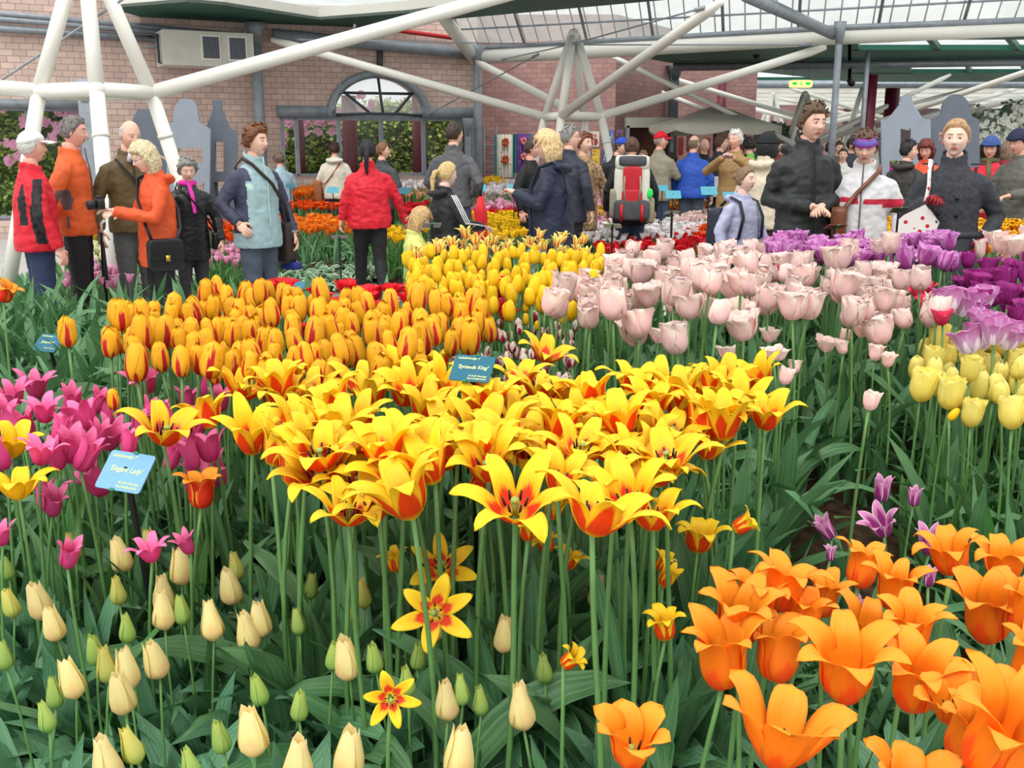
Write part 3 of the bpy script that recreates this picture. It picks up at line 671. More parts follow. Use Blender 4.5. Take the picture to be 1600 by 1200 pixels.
# thicker stems: the unit stems are scaled by the plant's height, so their radius is set for that
ORD='first second third fourth fifth sixth seventh eighth ninth tenth eleventh twelfth thirteenth fourteenth fifteenth sixteenth seventeenth eighteenth nineteenth twentieth'.split()
REG={}
def proj(P):
    v=P-O; f=Vector((0,math.cos(TH),-math.sin(TH))); u=Vector((0,math.sin(TH),math.cos(TH))); z=v.dot(f); return 800+F*v.x/z,600-F*v.dot(u)/z
def reg(o,P,key): REG.setdefault(key,[]).append((o,)+proj(P))
def label_rows():
    for key,L in REG.items():
        base,group,per=key; L.sort(key=lambda q:-q[2]); n=len(L); k=max(1,round(n/per)); 
        for j in range(k):
            row=sorted(L[round(j*n/k):round((j+1)*n/k)],key=lambda q:q[1])
            for i,q in enumerate(row):
                o=q[0]; m_=len(row); side=(ORD[i]+' from left') if i<m_-i else (ORD[m_-1-i]+' from right')
                o['label']=base+', '+side+(', '+ORD[j]+' row from front' if k>1 else ''); o['group']=group
def at_drop(px,py,drop,up=0):
    return at_z(px,py,H-drop)
def avoid_gap(P):
    return False
# --- hand placed beds -------------------------------------------------------
flame=[(850,532,.95),(375,588,1),(440,590,.9),(530,612,1),(562,582,.95),(610,560,.85),(645,590,1),(690,548,.8),(520,662,1.2),(455,655,.95),(395,672,1),(602,692,1.1),(640,682,1),(700,652,1),(255,655,1.1),(330,640,.8),
(790,602,.95),(812,572,.9),(778,642,1),(768,690,1.15),(832,690,1.05),(882,682,1.1),(892,622,1.1),(925,606,.9),(940,645,.9),(990,582,1),(1000,662,1.2),(985,702,.95),(1012,622,.9),(1022,728,.9),(1062,602,1.05),(1092,652,1.1),(1085,612,.9),(1132,652,1),(1150,620,1.05),(1188,577,.95),(1195,640,.85),
(455,722,1.05),(645,765,1.25),(592,770,1),(545,790,.8),(805,768,1.15),(925,795,1.12),(985,772,1),(1020,800,.75),(960,742,.85),(680,722,.9),(555,742,.9),(692,700,.9),(745,640,.85),(490,600,.8),(505,640,.9),(560,640,.95),(860,650,.9),(845,600,.85),(955,690,.9),(1040,660,.95),(1100,690,.7),(580,610,.85),(665,630,.9),(715,690,.9),(480,690,.8),(425,700,.75),(630,720,.9),(870,740,.8),(1060,640,.9),(905,650,.9),(545,690,.9),(655,680,.9),(765,610,.9),(810,640,.9),(1120,600,.85)]
RF=random.Random(77)
for k_ in range(30):
    y_=RF.uniform(575,725); flame.append((RF.uniform(380 if y_<640 else 430,1160 if y_<680 else 1060),y_,RF.uniform(.85,1.05)))
lbl={}
def fl_label(px,py):
    if py<645: return 'yellow and red flame tulip wide open in the rear rows of the flame bed','flame tulips in the rear rows'
    if px<520: return 'yellow and red flame tulip above the hot pink tulips','flame tulips beside the pink ones'
    if px<900: return 'yellow and red flame tulip in the front row above the cream buds','flame tulips in the front rows'
    return 'yellow and red flame tulip in the front rows nearer the orange tulips','flame tulips nearer the orange bed'
for i,(px,py,s) in enumerate(flame):
    d=.52+RP.uniform(-.03,.03)
    if (px,py)==(850,532): L_,G='yellow and red tulip standing alone above the red and white striped buds',None; d=.50
    elif (px,py)==(645,765): L_,G='largest yellow and red tulip in the front row, opened wide',None
    elif (px,py)==(925,795): L_,G='open yellow and red tulip lowest in the front row',None
    elif (px,py)==(255,655): L_,G='yellow and red tulip among pink ones above the pale blue sign',None
    elif (px,py)==(1188,577): L_,G='yellow and red tulip at the far end of its bed under pale pink ones',None
    else: L_,G=fl_label(px,py)
    P_=at_drop(px,py+34*s,d); o_=plant('flame',P_,'flame_tulip',L_,G,sc=(1.0+.55*(s-1))*1.02,tilt=(RP.uniform(-.15,.4),RP.uniform(-.38,.38)),stam=py>640,nl=2,leafsc=1.1)
    if G: reg(o_,P_,('open yellow and red tulip of the flame bed','flame tulips',11))
for px,py,s,kd,tl,L_ in [(690,880,1.25,'flame_flat',(.75,.1),'open flame tulip with dark stamens facing forward above another one'),(680,948,1.1,'flame_flat',(1.1,-.1),'drooping open flame tulip half hidden by two cream buds'),(610,1080,.75,'flame_flat',(1.2,.5),'small open flame tulip lying low between green buds'),
    (1090,852,1.25,'flame_small',(0,.1),'yellow tulip with red base between flame bed and orange bed'),(1147,818,.8,'flame_small',(.1,1.0),'small flame tulip leaning sideways out of its row'),(825,832,.8,'flame_small',(.2,0),'small flame tulip under the front row, flared like a star'),(857,852,.8,'flame_small',(0,-.3),'small half shut flame tulip beside a lone stem'),
    (885,878,.8,'flame_small',(0,.3),'narrow coral flame tulip bud below the front row'),(620,882,.8,'flame_small',(0,-.2),'dark red and yellow small tulip beside a tall stem'),(1035,906,.8,'flame_small',(0,.5),'small closed flame tulip leaning to one side'),(1030,882,.7,'flame_small',(0,.4),'small spiky flame tulip behind its twin'),
    (1040,988,.95,'flame_small',(0,-.1),'red and yellow tulip with one bent petal beside the orange tulips'),(880,1030,.7,'flame_small',(.2,.8),'small red tulip behind a green bud'),(862,800,.9,'flame_small',(.1,.2),'small flame tulip right under the big front blooms')]:
    plant(kd,at_drop(px,py+8,.70 if py>850 else .6),'flame_tulip',L_,None,sc=s*(.72 if kd=='flame_flat' else 1),tilt=tl,stam=kd=='flame_flat',nl=2,leafsc=1.0)
plant('redorange',at_drop(315,790,.62),'orange_tulip','red orange tulip alone beside the pale blue sign',None,sc=1.0,tilt=(0,.05),stam=False)
plant('redorange',at_drop(745,775,.56),'orange_tulip','deep red tulip half hidden behind the largest flame tulip',None,sc=1.0,tilt=(.2,.4))
orange=[(985,1150,1.3,1),(1150,965,1.15,0),(1130,1025,1.25,0),(1212,1020,1.15,0),(1215,915,1.05,0),(1282,930,.85,0),(1340,880,1,0),(1395,915,.95,0),(1352,972,.95,0),(1418,985,.95,0),(1318,1045,1.2,0),(1425,1060,1.2,0),(1487,862,.95,0),(1568,870,1,0),(1545,955,1.2,0),(1596,955,1,0),(1212,1135,1.7,1),(1485,1085,1.15,1),(1548,1080,1.1,1),(1600,1040,1,0),(1545,1165,1.35,0),(1408,1215,1.35,1),(1180,930,.9,0),(1600,1120,1,0),(1250,965,.9,0),(1500,1150,1,0)]
olab={0:'orange tulip opened wide at the very front of the bed, nearest the soil gap',16:'largest yellow orange tulip, petals splayed, front of the orange bed',21:'yellow orange tulip cut by the frame below the orange bed',12:'orange tulip whose petal crosses a purple and white one',13:'orange tulip behind the others at the frame edge'}
for i,(px,py,s,op) in enumerate(orange):
    d=.62 if py<1110 else .58
    lb,gr=(olab[i],None) if i in olab else (('orange lily shaped tulip in the back rows of the orange bed','orange tulips in the back rows') if py<1000 else ('orange lily shaped tulip in the front rows of the orange bed','orange tulips in the front rows'))
    P_=at_drop(px,py+34*s,d+RP.uniform(-.03,.03)); o_=plant('orange_open' if op else 'orange',P_,'orange_tulip',lb,gr,sc=s*.86*(.6 if op else .94),tilt=(RP.uniform(-.05,.25),RP.uniform(-.2,.2)),stam=bool(op),nl=2,leaves=LVB)
    if gr: reg(o_,P_,('orange lily shaped tulip of the near bed','orange tulips of the near bed',6))
pink=[(25,600),(57,590),(112,617),(72,628),(35,655),(62,695,1),(125,655),(150,612),(150,672),(232,582,1),(230,630),(291,612),(337,562),(345,610),(200,680),(170,668),(125,702),(82,772),(72,765),(305,702),(298,738,1),(345,725),(238,846,1),(298,832),(105,852),(4,820),(165,740),(265,700),(5,640),(95,700),(330,690),(180,630),(10,700),(48,650),(110,690),(215,650),(268,640),(320,590),(650,640),(300,665),(470,630),(140,640),(90,660)]
for i,q in enumerate(pink):
    px,py=q[:2]; op=len(q)>2
    lb=('hot pink tulip low among leaves near the sign post','pink tulips low in the leaves') if py>720 else (('hot pink lily shaped tulip in front of grey green leaves','pink tulips in the rear rows') if py<640 else ('hot pink lily shaped tulip in the middle of the pink patch','pink tulips in the middle rows'))
    if q[:2]==(150,612): lb=('tallest hot pink tulip with flared tips, back of the patch',None)
    if q[:2]==(62,695): lb=('large open hot pink tulip beside the yellow lily tulip',None)
    if q[:2]==(298,738): lb=('hot pink tulip with long narrow petals bent sideways beside the pale blue sign',None)
    P_=at_drop(px,py+30,.60+(.08 if py>720 else 0)+RP.uniform(-.02,.02)); o_=plant('pink_open' if op else 'pink',P_,'pink_tulip',lb[0],lb[1],sc=RP.uniform(.75,1)*(.7 if py>800 else 1),tilt=(RP.uniform(-.2,.35),RP.uniform(-.55,.55)),nl=2,leaves=LVY)
    if lb[1]: reg(o_,P_,('hot pink pointed tulip','hot pink tulips',7))
plant('yellowlily',at_drop(18,712,.60),'yellow_lily_tulip','clear yellow tulip with curled petals beside the pink patch, upper one',None,sc=.9,tilt=(.1,.3))
plant('yellowlily',at_drop(30,778,.62),'yellow_lily_tulip','clear yellow tulip with curled petals beside the pink patch, lower one',None,sc=.95,tilt=(0,0))
buds=[(23,938,'yg'),(70,938,'cream'),(90,972,'cream'),(187,918,'yg'),(258,928,'cream'),(258,955,'cream'),(285,885,'cream'),(365,915,'cream'),(335,972,'cream'),(392,987,'cream'),(410,965,'cream'),(120,1062,'cream'),(250,1030,'cream'),(203,1048,'cream'),(197,1085,'cream'),(170,1040,'yg'),(88,1080,'green'),(78,1117,'green'),(10,1020,'green'),(152,1012,'green'),(215,1165,'yg'),(400,1150,'cream'),(350,1150,'green'),(118,850,'yg'),(243,843,'yg'),(195,865,'cream'),(373,880,'yg'),(287,950,'green'),(201,978,'green'),
(485,910,'green'),(570,924,'yg'),(468,966,'green'),(552,963,'green'),(520,1020,'green'),(547,1028,'cream',1.25),(588,1025,'green'),(652,1020,'green'),(638,1060,'green'),(662,915,'cream'),(677,973,'cream'),(787,990,'cream'),(700,1095,'cream'),(723,1075,'green'),(752,1090,'green'),(467,1100,'green'),(410,1075,'green'),(543,1185,'cream'),(715,1185,'cream'),(465,1200,'cream'),(818,1110,'cream'),(932,922,'cream'),(852,1040,'green'),(303,1190,'green'),(175,1200,'cream'),(15,880,'green')]
for i,q in enumerate(buds):
    px,py,k=q[:3]; s=q[3] if len(q)>3 else (1.08 if k=='cream' else 1.0)
    d=.80+RP.uniform(-.015,.015); P=at_drop(px,py+24*s,d)
    nm={'cream':'cream_tulip','yg':'cream_tulip','green':'green_tulip_bud'}[k]
    zone='near the black sign post' if px<300 else ('between the sign post and the fallen flame tulips' if px<560 else 'below the fallen flame tulips')
    if k=='cream': lb,gr=f'cream tulip bud on a straight stem {zone}',f'cream buds {zone}'
    elif k=='yg': lb,gr=f'yellow green tulip bud just turning cream {zone}',f'half green buds {zone}'
    else: lb,gr=f'shut green tulip bud {zone}',f'green buds {zone}'
    if q[:2]==(547,1028): lb,gr='largest cream tulip bud with a pinkish tip',None
    if q[:2]==(932,922): lb,gr='cream tulip bud standing alone below the open flame tulips, dark leaf tip behind',None
    if q[:2]==(787,990): lb,gr='cream tulip bud alone in dark leaves between flame tulips and green buds',None
    if q[:2]==(662,915): lb,gr='cream tulip bud in front of the upper open flame tulip',None
    if q[:2]==(677,973): lb,gr='cream tulip bud in front of the drooping open flame tulip',None
    if q[:2]==(818,1110): lb,gr='cream tulip bud nearest the bare soil gap',None
    o_=plant(k,P,nm,lb,gr,sc=s,tilt=(RP.uniform(-.08,.1),RP.uniform(-.12,.12)-.12*(px<450)),stems=ST,leaves=LVB,nl=3,leafsc=.95)
    if gr: reg(o_,P,({'cream':'cream tulip bud','yg':'yellow green tulip bud','green':'shut green tulip bud'}[k],{'cream':'cream buds','yg':'half green buds','green':'green buds'}[k],8))
for px,py,s,tl,lb in [(1377,768,.95,(0,0),'closed lilac and white tulip upright over the soil'),(1300,825,.8,(0,-.6),'lilac tulip bud bent towards the flame bed'),(1383,820,1,(.2,-.5),'purple and white tulip with spreading petals over the soil gap'),(1452,850,1,(0,-.1),'purple and white tulip behind an orange one'),(1427,775,.7,(0,0),'dusky brown pink bud on its own stem'),(1450,900,.6,(0,0),'pale mauve bud half behind orange tulips'),(1336,955,.7,(0,0),'mauve bud tip among the orange tulips'),(1297,860,.5,(0,0),'thin mauve bud under the bent lilac one')]:
    plant('wine',at_drop(px,py+14,.72),'purple_white_tulip',lb,None,sc=s,tilt=tl,leaves=LVY,nl=1,leafsc=.6)
# --- beds filled inside an outline --------------------------------------------
def inside(p,poly):
    c=False; n=len(poly)
    for i in range(n):
        (x1,y1),(x2,y2)=poly[i],poly[(i+1)%n]
        if (y1>p[1])!=(y2>p[1]) and p[0]<(x2-x1)*(p[1]-y1)/(y2-y1)+x1: c=not c
    return c
def fill(pxpoly,drop,spacing,seed,jz=.02):
    Q=[at_drop(px,py,drop) for px,py in pxpoly]; poly=[(q.x,q.y) for q in Q]; R=random.Random(seed)
    x0,x1=min(p[0] for p in poly),max(p[0] for p in poly); y0,y1=min(p[1] for p in poly),max(p[1] for p in poly)
    out=[]; j=0; y=y0
    while y<y1:
        x=x0+(spacing*.5 if j%2 else 0)
        while x<x1:
            p=(x+R.uniform(-.4,.4)*spacing,y+R.uniform(-.4,.4)*spacing)
            if inside(p,poly): out.append(Vector((p[0],p[1],H-drop+R.gauss(0,jz))))
            x+=spacing
        y+=spacing*.9; j+=1
    out.sort(key=lambda p:p.y); return out
def bed(kind,poly,drop,sp,seed,name,rows,jz=.02,sc=1.0,leaves=LV,tilt=.22,nl=1,maxn=170,stems=ST):
    P=fill(poly,drop,sp,seed,jz)
    n=len(P); ym=[P[int(n*f)].y if n else 0 for f in (.34,.67)]
    for i,p in enumerate(P[:maxn]):
        p=p-Vector((0,0,{'striped':.055,'yellow':.045,'blush':.042}.get(kind,.034)*sc))
        r=0 if p.y<=ym[0] else 1 if p.y<=ym[1] else 2; r=min(r,len(rows)-1)
        o_=plant(kind,p,name,rows[r],rows[r].split(',')[0][:60],sc=sc*random.Random(i*7+seed).uniform(.85,1.15),tilt=(RP.uniform(-tilt,tilt),RP.uniform(-tilt,tilt)),leaves=leaves,nl=nl,stems=stems)
        reg(o_,p,(BASE[kind] if not (kind=='yellow' and sc<.7) else 'small low yellow tulip',name.replace('_',' ')+'s',13))
    return n
cnt={}
BASE=dict(striped='red striped yellow tulip',rednear='bright red tulip behind the striped ones',redwhite='small wine red and white bud',yellow='golden yellow tulip',star='pointed yellow and red striped tulip',blush='pale pink tulip',blushsmall='small low pale pink tulip',purple='lilac purple fringed tulip',peony='frilled coral pink tulip',dark='deep purple tulip',violetwhite='wide violet and white tulip',paleyellow='pale yellow tulip')
cnt['striped']=bed('striped',[(158,478),(240,470),(400,455),(520,458),(600,470),(780,470),(770,520),(690,540),(650,560),(560,560),(470,575),(330,565),(160,560)],.45,.078,1,'striped_tulip',
  ['yellow tulip striped with red in the front rows of its bed','yellow tulip striped with red in the middle rows of its bed','yellow tulip striped with red in the back rows, towards the path'],sc=.92,leaves=LVB)
for px,py in ((107,520),(178,618),(300,652),(420,610),(408,455),(190,495),(222,490),(222,522)):
    plant('striped',at_drop(px,py+20,.45+(.1 if py>600 else 0)),'striped_tulip',{107:'single yellow tulip beside the far blue sign',178:'small striped tulip among the pink ones',408:'tallest striped tulip, behind the rest, under the brown shoulder bag',300:'striped yellow tulip low among pink tulips beside the open flame tulip',420:'lone striped yellow tulip between flame tulips in front of its bed',190:'outermost striped yellow tulip nearest the men, back of its bed'}.get(px,'striped yellow tulip at the outer corner, '+('upper' if py<500 else 'lower')+' of two'),None,sc=.6 if py>600 else .9,tilt=(0,0),leaves=LVB)
bed('rednear',[(380,448),(500,455),(620,452),(800,448),(800,478),(600,482),(400,478)],.52,.095,2,'red_tulip',['bright red tulip behind the striped yellow ones','bright red tulip in the rear row by the path edge'],sc=1,maxn=90)
bed('redwhite',[(640,490),(700,488),(900,500),(905,600),(780,590),(690,560)],.60,.07,3,'striped_bud_tulip',['small white tulip striped wine red, front of its patch','small white tulip striped wine red, middle of its patch','small white tulip striped wine red, back of its patch'],sc=1,maxn=90)
cnt['yellow']=bed('yellow',[(632,398),(700,388),(940,382),(955,440),(900,470),(780,475),(640,462)],.46,.082,4,'yellow_tulip',['golden yellow tulip in the front rows of the yellow bed','golden yellow tulip in the middle of the yellow bed','golden yellow tulip in the back rows of the yellow bed'],sc=.95,leaves=LVY)
bed('yellow',[(700,470),(850,470),(870,500),(720,495)],.56,.1,14,'yellow_tulip',['small yellow tulip low in front of the yellow bed'],sc=.55,leaves=LVY)
bed('star',[(640,384),(700,378),(900,374),(940,382),(800,388),(650,400)],.45,.09,5,'striped_lily_tulip',['pale yellow tulip with red stripes and pointed petals behind the yellow bed'],sc=.9,maxn=90)
cnt['blush']=bed('blush',[(840,470),(880,440),(960,398),(1100,392),(1250,398),(1400,408),(1460,440),(1475,490),(1380,490),(1250,500),(1100,505),(960,500),(850,490)],.42,.112,6,'blush_tulip',['pale pink tulip in the front row above long bare stems','pale pink tulip in the middle of the blush bed','pale pink tulip in the back rows towards the purple ones'],jz=.03,sc=1.0,leaves=LV)
bed('blushsmall',[(970,520),(1120,530),(1380,520),(1400,560),(1200,560),(1000,560)],.52,.13,7,'small_blush_tulip',['small pale pink tulip hanging under the taller ones'],jz=.03,sc=1)
for px,py,lb in ((1225,585,'small pale pink tulip near the last flame tulip'),(1357,625,'small open pale pink tulip over dark leaves'),(1318,520,'small round pink bud under the tall stems'),(1365,548,'pair of small pink buds, the outer one'),(985,388,'tallest pale pink tulip at the back above the yellow bed'),(860,478,'pale pink tulip with a bent petal beside the yellow bed')):
    plant('blush' if py in(388,478) else 'blushsmall',at_drop(px,py+14,.42 if py<480 else .55),'blush_tulip',lb,None,sc=1,tilt=(0,.2))
cnt['purple']=bed('purple',[(1200,378),(1260,372),(1360,376),(1480,378),(1505,392),(1480,410),(1380,408),(1200,400)],.40,.098,8,'purple_tulip',['lilac purple fringed tulip in the front rows of the purple bed','lilac purple fringed tulip in the middle of the purple bed','lilac purple fringed tulip nearest the visitors'],sc=1.1)
bed('peony',[(1430,425),(1475,425),(1480,510),(1440,500)],.44,.12,9,'coral_tulip',['frilled coral pink tulip at the end of the blush bed'],sc=1)
plant('peony',at_drop(1225,428,.42),'coral_tulip','frilled coral pink tulip peeping between pale pink ones',None,sc=.8)
cnt['dark']=bed('dark',[(1500,420),(1560,412),(1680,412),(1680,500),(1530,480)],.45,.092,10,'dark_purple_tulip',['deep purple tulip in the front rows behind the pale yellow bed','deep purple tulip further back near the dark coat'],sc=1)
bed('violetwhite',[(1478,480),(1530,470),(1600,510),(1640,540),(1490,530)],.46,.095,11,'violet_white_tulip',['violet tulip with a white heart, opened wide, above the pale yellow bed'],sc=1.1,tilt=.3)
cnt['pale']=bed('paleyellow',[(1425,560),(1460,530),(1540,520),(1680,530),(1680,660),(1580,640),(1440,615)],.55,.074,12,'pale_yellow_tulip',['pale yellow tulip in the front rows of its bed','pale yellow tulip in the middle rows of its bed','pale yellow tulip in the back rows under the violet ones'],sc=1.0,leaves=LVY)
plant('yellow',at_drop(1483,655,.6),'pale_yellow_tulip','small yellow bud hanging on a bent stem below the pale yellow bed',None,sc=.45,tilt=(0,.6),leaves=LVY)
plant('redorange',at_drop(5,470,.42),'salmon_tulip','salmon and yellow tulip at the frame edge beside the blue jeans',None,sc=.9,tilt=(0,.5))
print('BEDS',cnt)
label_rows(); REG.clear()
# --- leaf mass between the flowers (nobody could count the blades) -------------
def leafmass(nm,mt,n,area,L,Wd,seed,gap=None,hfun=hz,lo=(65,88),hi=(-30,80),nv=6,label='green leaves'):
    R=random.Random(seed); m=MB(); k=0; tries=0
    while k<n and tries<n*6:
        tries+=1
        x,y=area(R)
        if gap and gap(x,y): continue
        c=R.randint(2,4)
        for _ in range(c):
            blade(m,L*R.uniform(.6,1.15),Wd*R.uniform(.6,1.2),R.uniform(*lo),R.uniform(*hi),R.uniform(0,2*PI),(x+R.uniform(-.02,.02),y+R.uniform(-.02,.02),hfun(x,y)-.02),nu=2,nv=nv,twist=R.uniform(-1,1),R=R); k+=1
    o=m.obj(nm,mt); tag(o,label,'leaves',None,'stuff'); return o
gapA=[(1190,1010),(1215,880),(1245,800),(1270,740),(1305,690),(1345,640),(1420,636),(1440,700),(1450,780),(1450,900),(1440,1010)]
gapB=[(1040,1200),(1045,1060),(1100,1000),(1130,1040),(1120,1200)]
def gp(poly,dr): return [(q.x,q.y) for q in (at_drop(a,b,dr) for a,b in poly)]
GA=gp(gapA,1.0); GB=gp(gapB,1.12)
gap=lambda x,y: inside((x,y),GA) or inside((x,y),GB)
def wedge(y0,y1,p0,p1):
    def f(R):
        t=R.random()**.75; y=y0+(y1-y0)*t; px=R.uniform(p0,p1); return (px-800)/F*(y+.25),y
    return f
leafmass('tulip_foliage',LEAF,3600,wedge(1.5,4.6,-150,1750),.40,.062,21,gap,label='long green tulip leaves filling the near beds')
leafmass('broad_tulip_foliage',LEAFB,1500,wedge(.95,1.9,-150,1030),.31,.085,22,gap,label='broad bluish tulip leaves around the cream buds')
leafmass('orange_bed_foliage',LEAFB,300,wedge(.9,1.7,1130,1750),.26,.055,23,gap,label='bluish green leaves under the orange tulips')
leafmass('right_bed_foliage',LEAF,700,wedge(1.6,3.4,1120,1750),.30,.055,24,gap,label='green leaves between the soil gap and the pale yellow bed')
leafmass('edge_foliage',LEAFG,900,wedge(3.8,5.6,-150,330),.18,.08,25,lo=(40,85),hi=(-50,40),label='grey green low leaves along the path edge')
# ---------------------------------------------------------------- far beds on the hall floor
def far_tulip(name,pm,keys,prof,L,Wd,seed,n=5,hs=.42):
    out=[]
    for k in range(n):
        bm_=bloom_mesh('t',[pm],L,Wd,keys=keys[k%len(keys)],prof=prof,r0=.009,jit=.16,ruffle=.04,seed=seed+k,nu=3,nv=5,thick=False)
        out.append((bm_,)); 
    # one mesh per copy: bloom on its stem
    res=[]
    for (b,) in out:
        m=MB(); v=[(q.co.x,q.co.y,q.co.z+hs) for q in b.vertices]; f=[tuple(p.vertices) for p in b.polygons]
        uv=[(0,0)]*len(v); ul=b.uv_layers[0].data
        for p in b.polygons:
            for li,vi in zip(p.loop_indices,p.vertices): uv[vi]=tuple(ul[li].uv)
        m.add(v,f,0,uv); m.tube([(0,0,0),(.004,.002,hs*.5),(0,0,hs+.004)],.004,4,1,cap=False)
        res.append(m.mesh(name,[pm,STEM]))
        bpy.data.meshes.remove(b)
    return res
FT={}
def ft(k):
    if k in FT: return FT[k]
    P=dict(white=('white_tulip',mwt,CUPO,'wide'),red=('red_tulip',mrd,CUPO+OPEN[2:3],'wide'),orangered=('orange_red_tulip',morr,CUPO+CUPF[:1],'wide'),orange=('far_orange_tulip',mor2,CUPO,'wide'),
      yellow=('yellow_garden_tulip',my_out,CUPO+CLOSED,'cup'),pink=('soft_pink_tulip',mpk,CUPO+CLOSED[:1],'wide'),pale=('pale_pink_tulip',mb_out,CUPO,'wide'),cream=('cream_white_tulip',petal_mat('cream_white_petal',s2l(240,232,170),s2l(246,244,214)),CUPO,'wide'),
      flamed=('flamed_tulip',mfl,CUPO[:2]+CUPF[:1],'lily'),salmon=('salmon_pink_tulip',msal,SLIM,'lily'),lemon=('lemon_tulip',ml_out,CLOSED+CUPO[1:2],'cup'),peach=('peach_tulip',petal_mat('peach_petal',s2l(240,180,130),s2l(250,200,160)),CUPO,'wide'))[k]
    FT[k]=(P[0],far_tulip(P[0],P[1],P[2],P[3],.085,.062,len(FT)*31)); return FT[k]
def farbed(kind,poly,drop,sp,seed,label,group,sc=1.0,cap=60,hl=.4,leaf=True,ht=.42):
    P=fill(poly,drop,sp,seed,.02); nm,ms=ft(kind); R=random.Random(seed+5)
    for i,p in enumerate(P[:cap]):
        if i==0: first=p
        o=obj(nm,R.choice(ms)); o.location=(p.x,p.y,p.z-ht); o.rotation_euler=(R.uniform(-.15,.15),R.uniform(-.15,.15),R.uniform(0,6.28)); s=sc*R.uniform(.85,1.15); o.scale=(s,s,1)
        tag(o,label,'tulip',group); reg(o,p,(label,label.split(' before')[0][:58]+'s' if 0 else label+' group',14))
    rest=P[cap:]
    if rest:
        m=MB(); data=[([v.co.copy() for v in q.vertices],[tuple(f.vertices) for f in q.polygons],[f.material_index for f in q.polygons]) for q in ms]
        uvs=[]
        for q in ms:
            uv=[(0,0)]*len(q.vertices); ul=q.uv_layers[0].data
            for f in q.polygons:
                for li,vi in zip(f.loop_indices,f.vertices): uv[vi]=tuple(ul[li].uv)
            uvs.append(uv)
        for p in rest:
            k=R.randrange(len(ms)); vs,fs,mi=data[k]; a=R.uniform(0,6.28); Rm=Euler((R.uniform(-.15,.15),R.uniform(-.15,.15),a)).to_matrix(); s=sc*R.uniform(.85,1.15); b=Vector((p.x,p.y,p.z-ht))
            m.add([Rm@Vector((v.x*s,v.y*s,v.z))+b for v in vs],fs,mi,uvs[k])
        o=m.obj(nm+'_mass',list(ms[0].materials)); tag(o,label.replace('tulip','tulips')+', massed behind the front rows','tulips',None,'stuff')
    if P:
        Q=[at_drop(a,b,drop) for a,b in poly]; pl=[(q.x,q.y) for q in Q]; cxm=sum(p[0] for p in pl)/len(pl); cym=sum(p[1] for p in pl)/len(pl)
        z=H-drop-ht+.06
        def area(R_):
            for _ in range(40):
                x=R_.uniform(min(p[0] for p in pl)-.1,max(p[0] for p in pl)+.1); y=R_.uniform(min(p[1] for p in pl)-.35,max(p[1] for p in pl))
                if inside((x,y),pl) or inside((x,y+.3),pl): return x,y
            return cxm,cym
        n=min(700,int(len(P)*2.2)+60)
        if leaf: leafmass('tulip_leaves',LEAF if seed%2 else LEAFY,n,area,hl,.05,seed+90,None,lambda x,y:z,nv=4,label='green leaves under the '+label)
        m=MB(); k=len(pl); ex=[(cxm+(x-cxm)*1.04,cym+(y-cym)*1.04) for x,y in pl]; e2=[(cxm+(x-cxm)*1.12,cym+(y-cym)*1.12-.1) for x,y in pl]
        m.add([(x,y,z) for x,y in ex]+[(x,y,-.02) for x,y in e2],[tuple(range(k))]+[(i+k,(i+1)%k+k,(i+1)%k,i) for i in range(k)]); o=m.obj('soil_bed',M['soil'],smooth=False,tri=True)
        tag(o,kind='structure'); o.name='trim_bed'
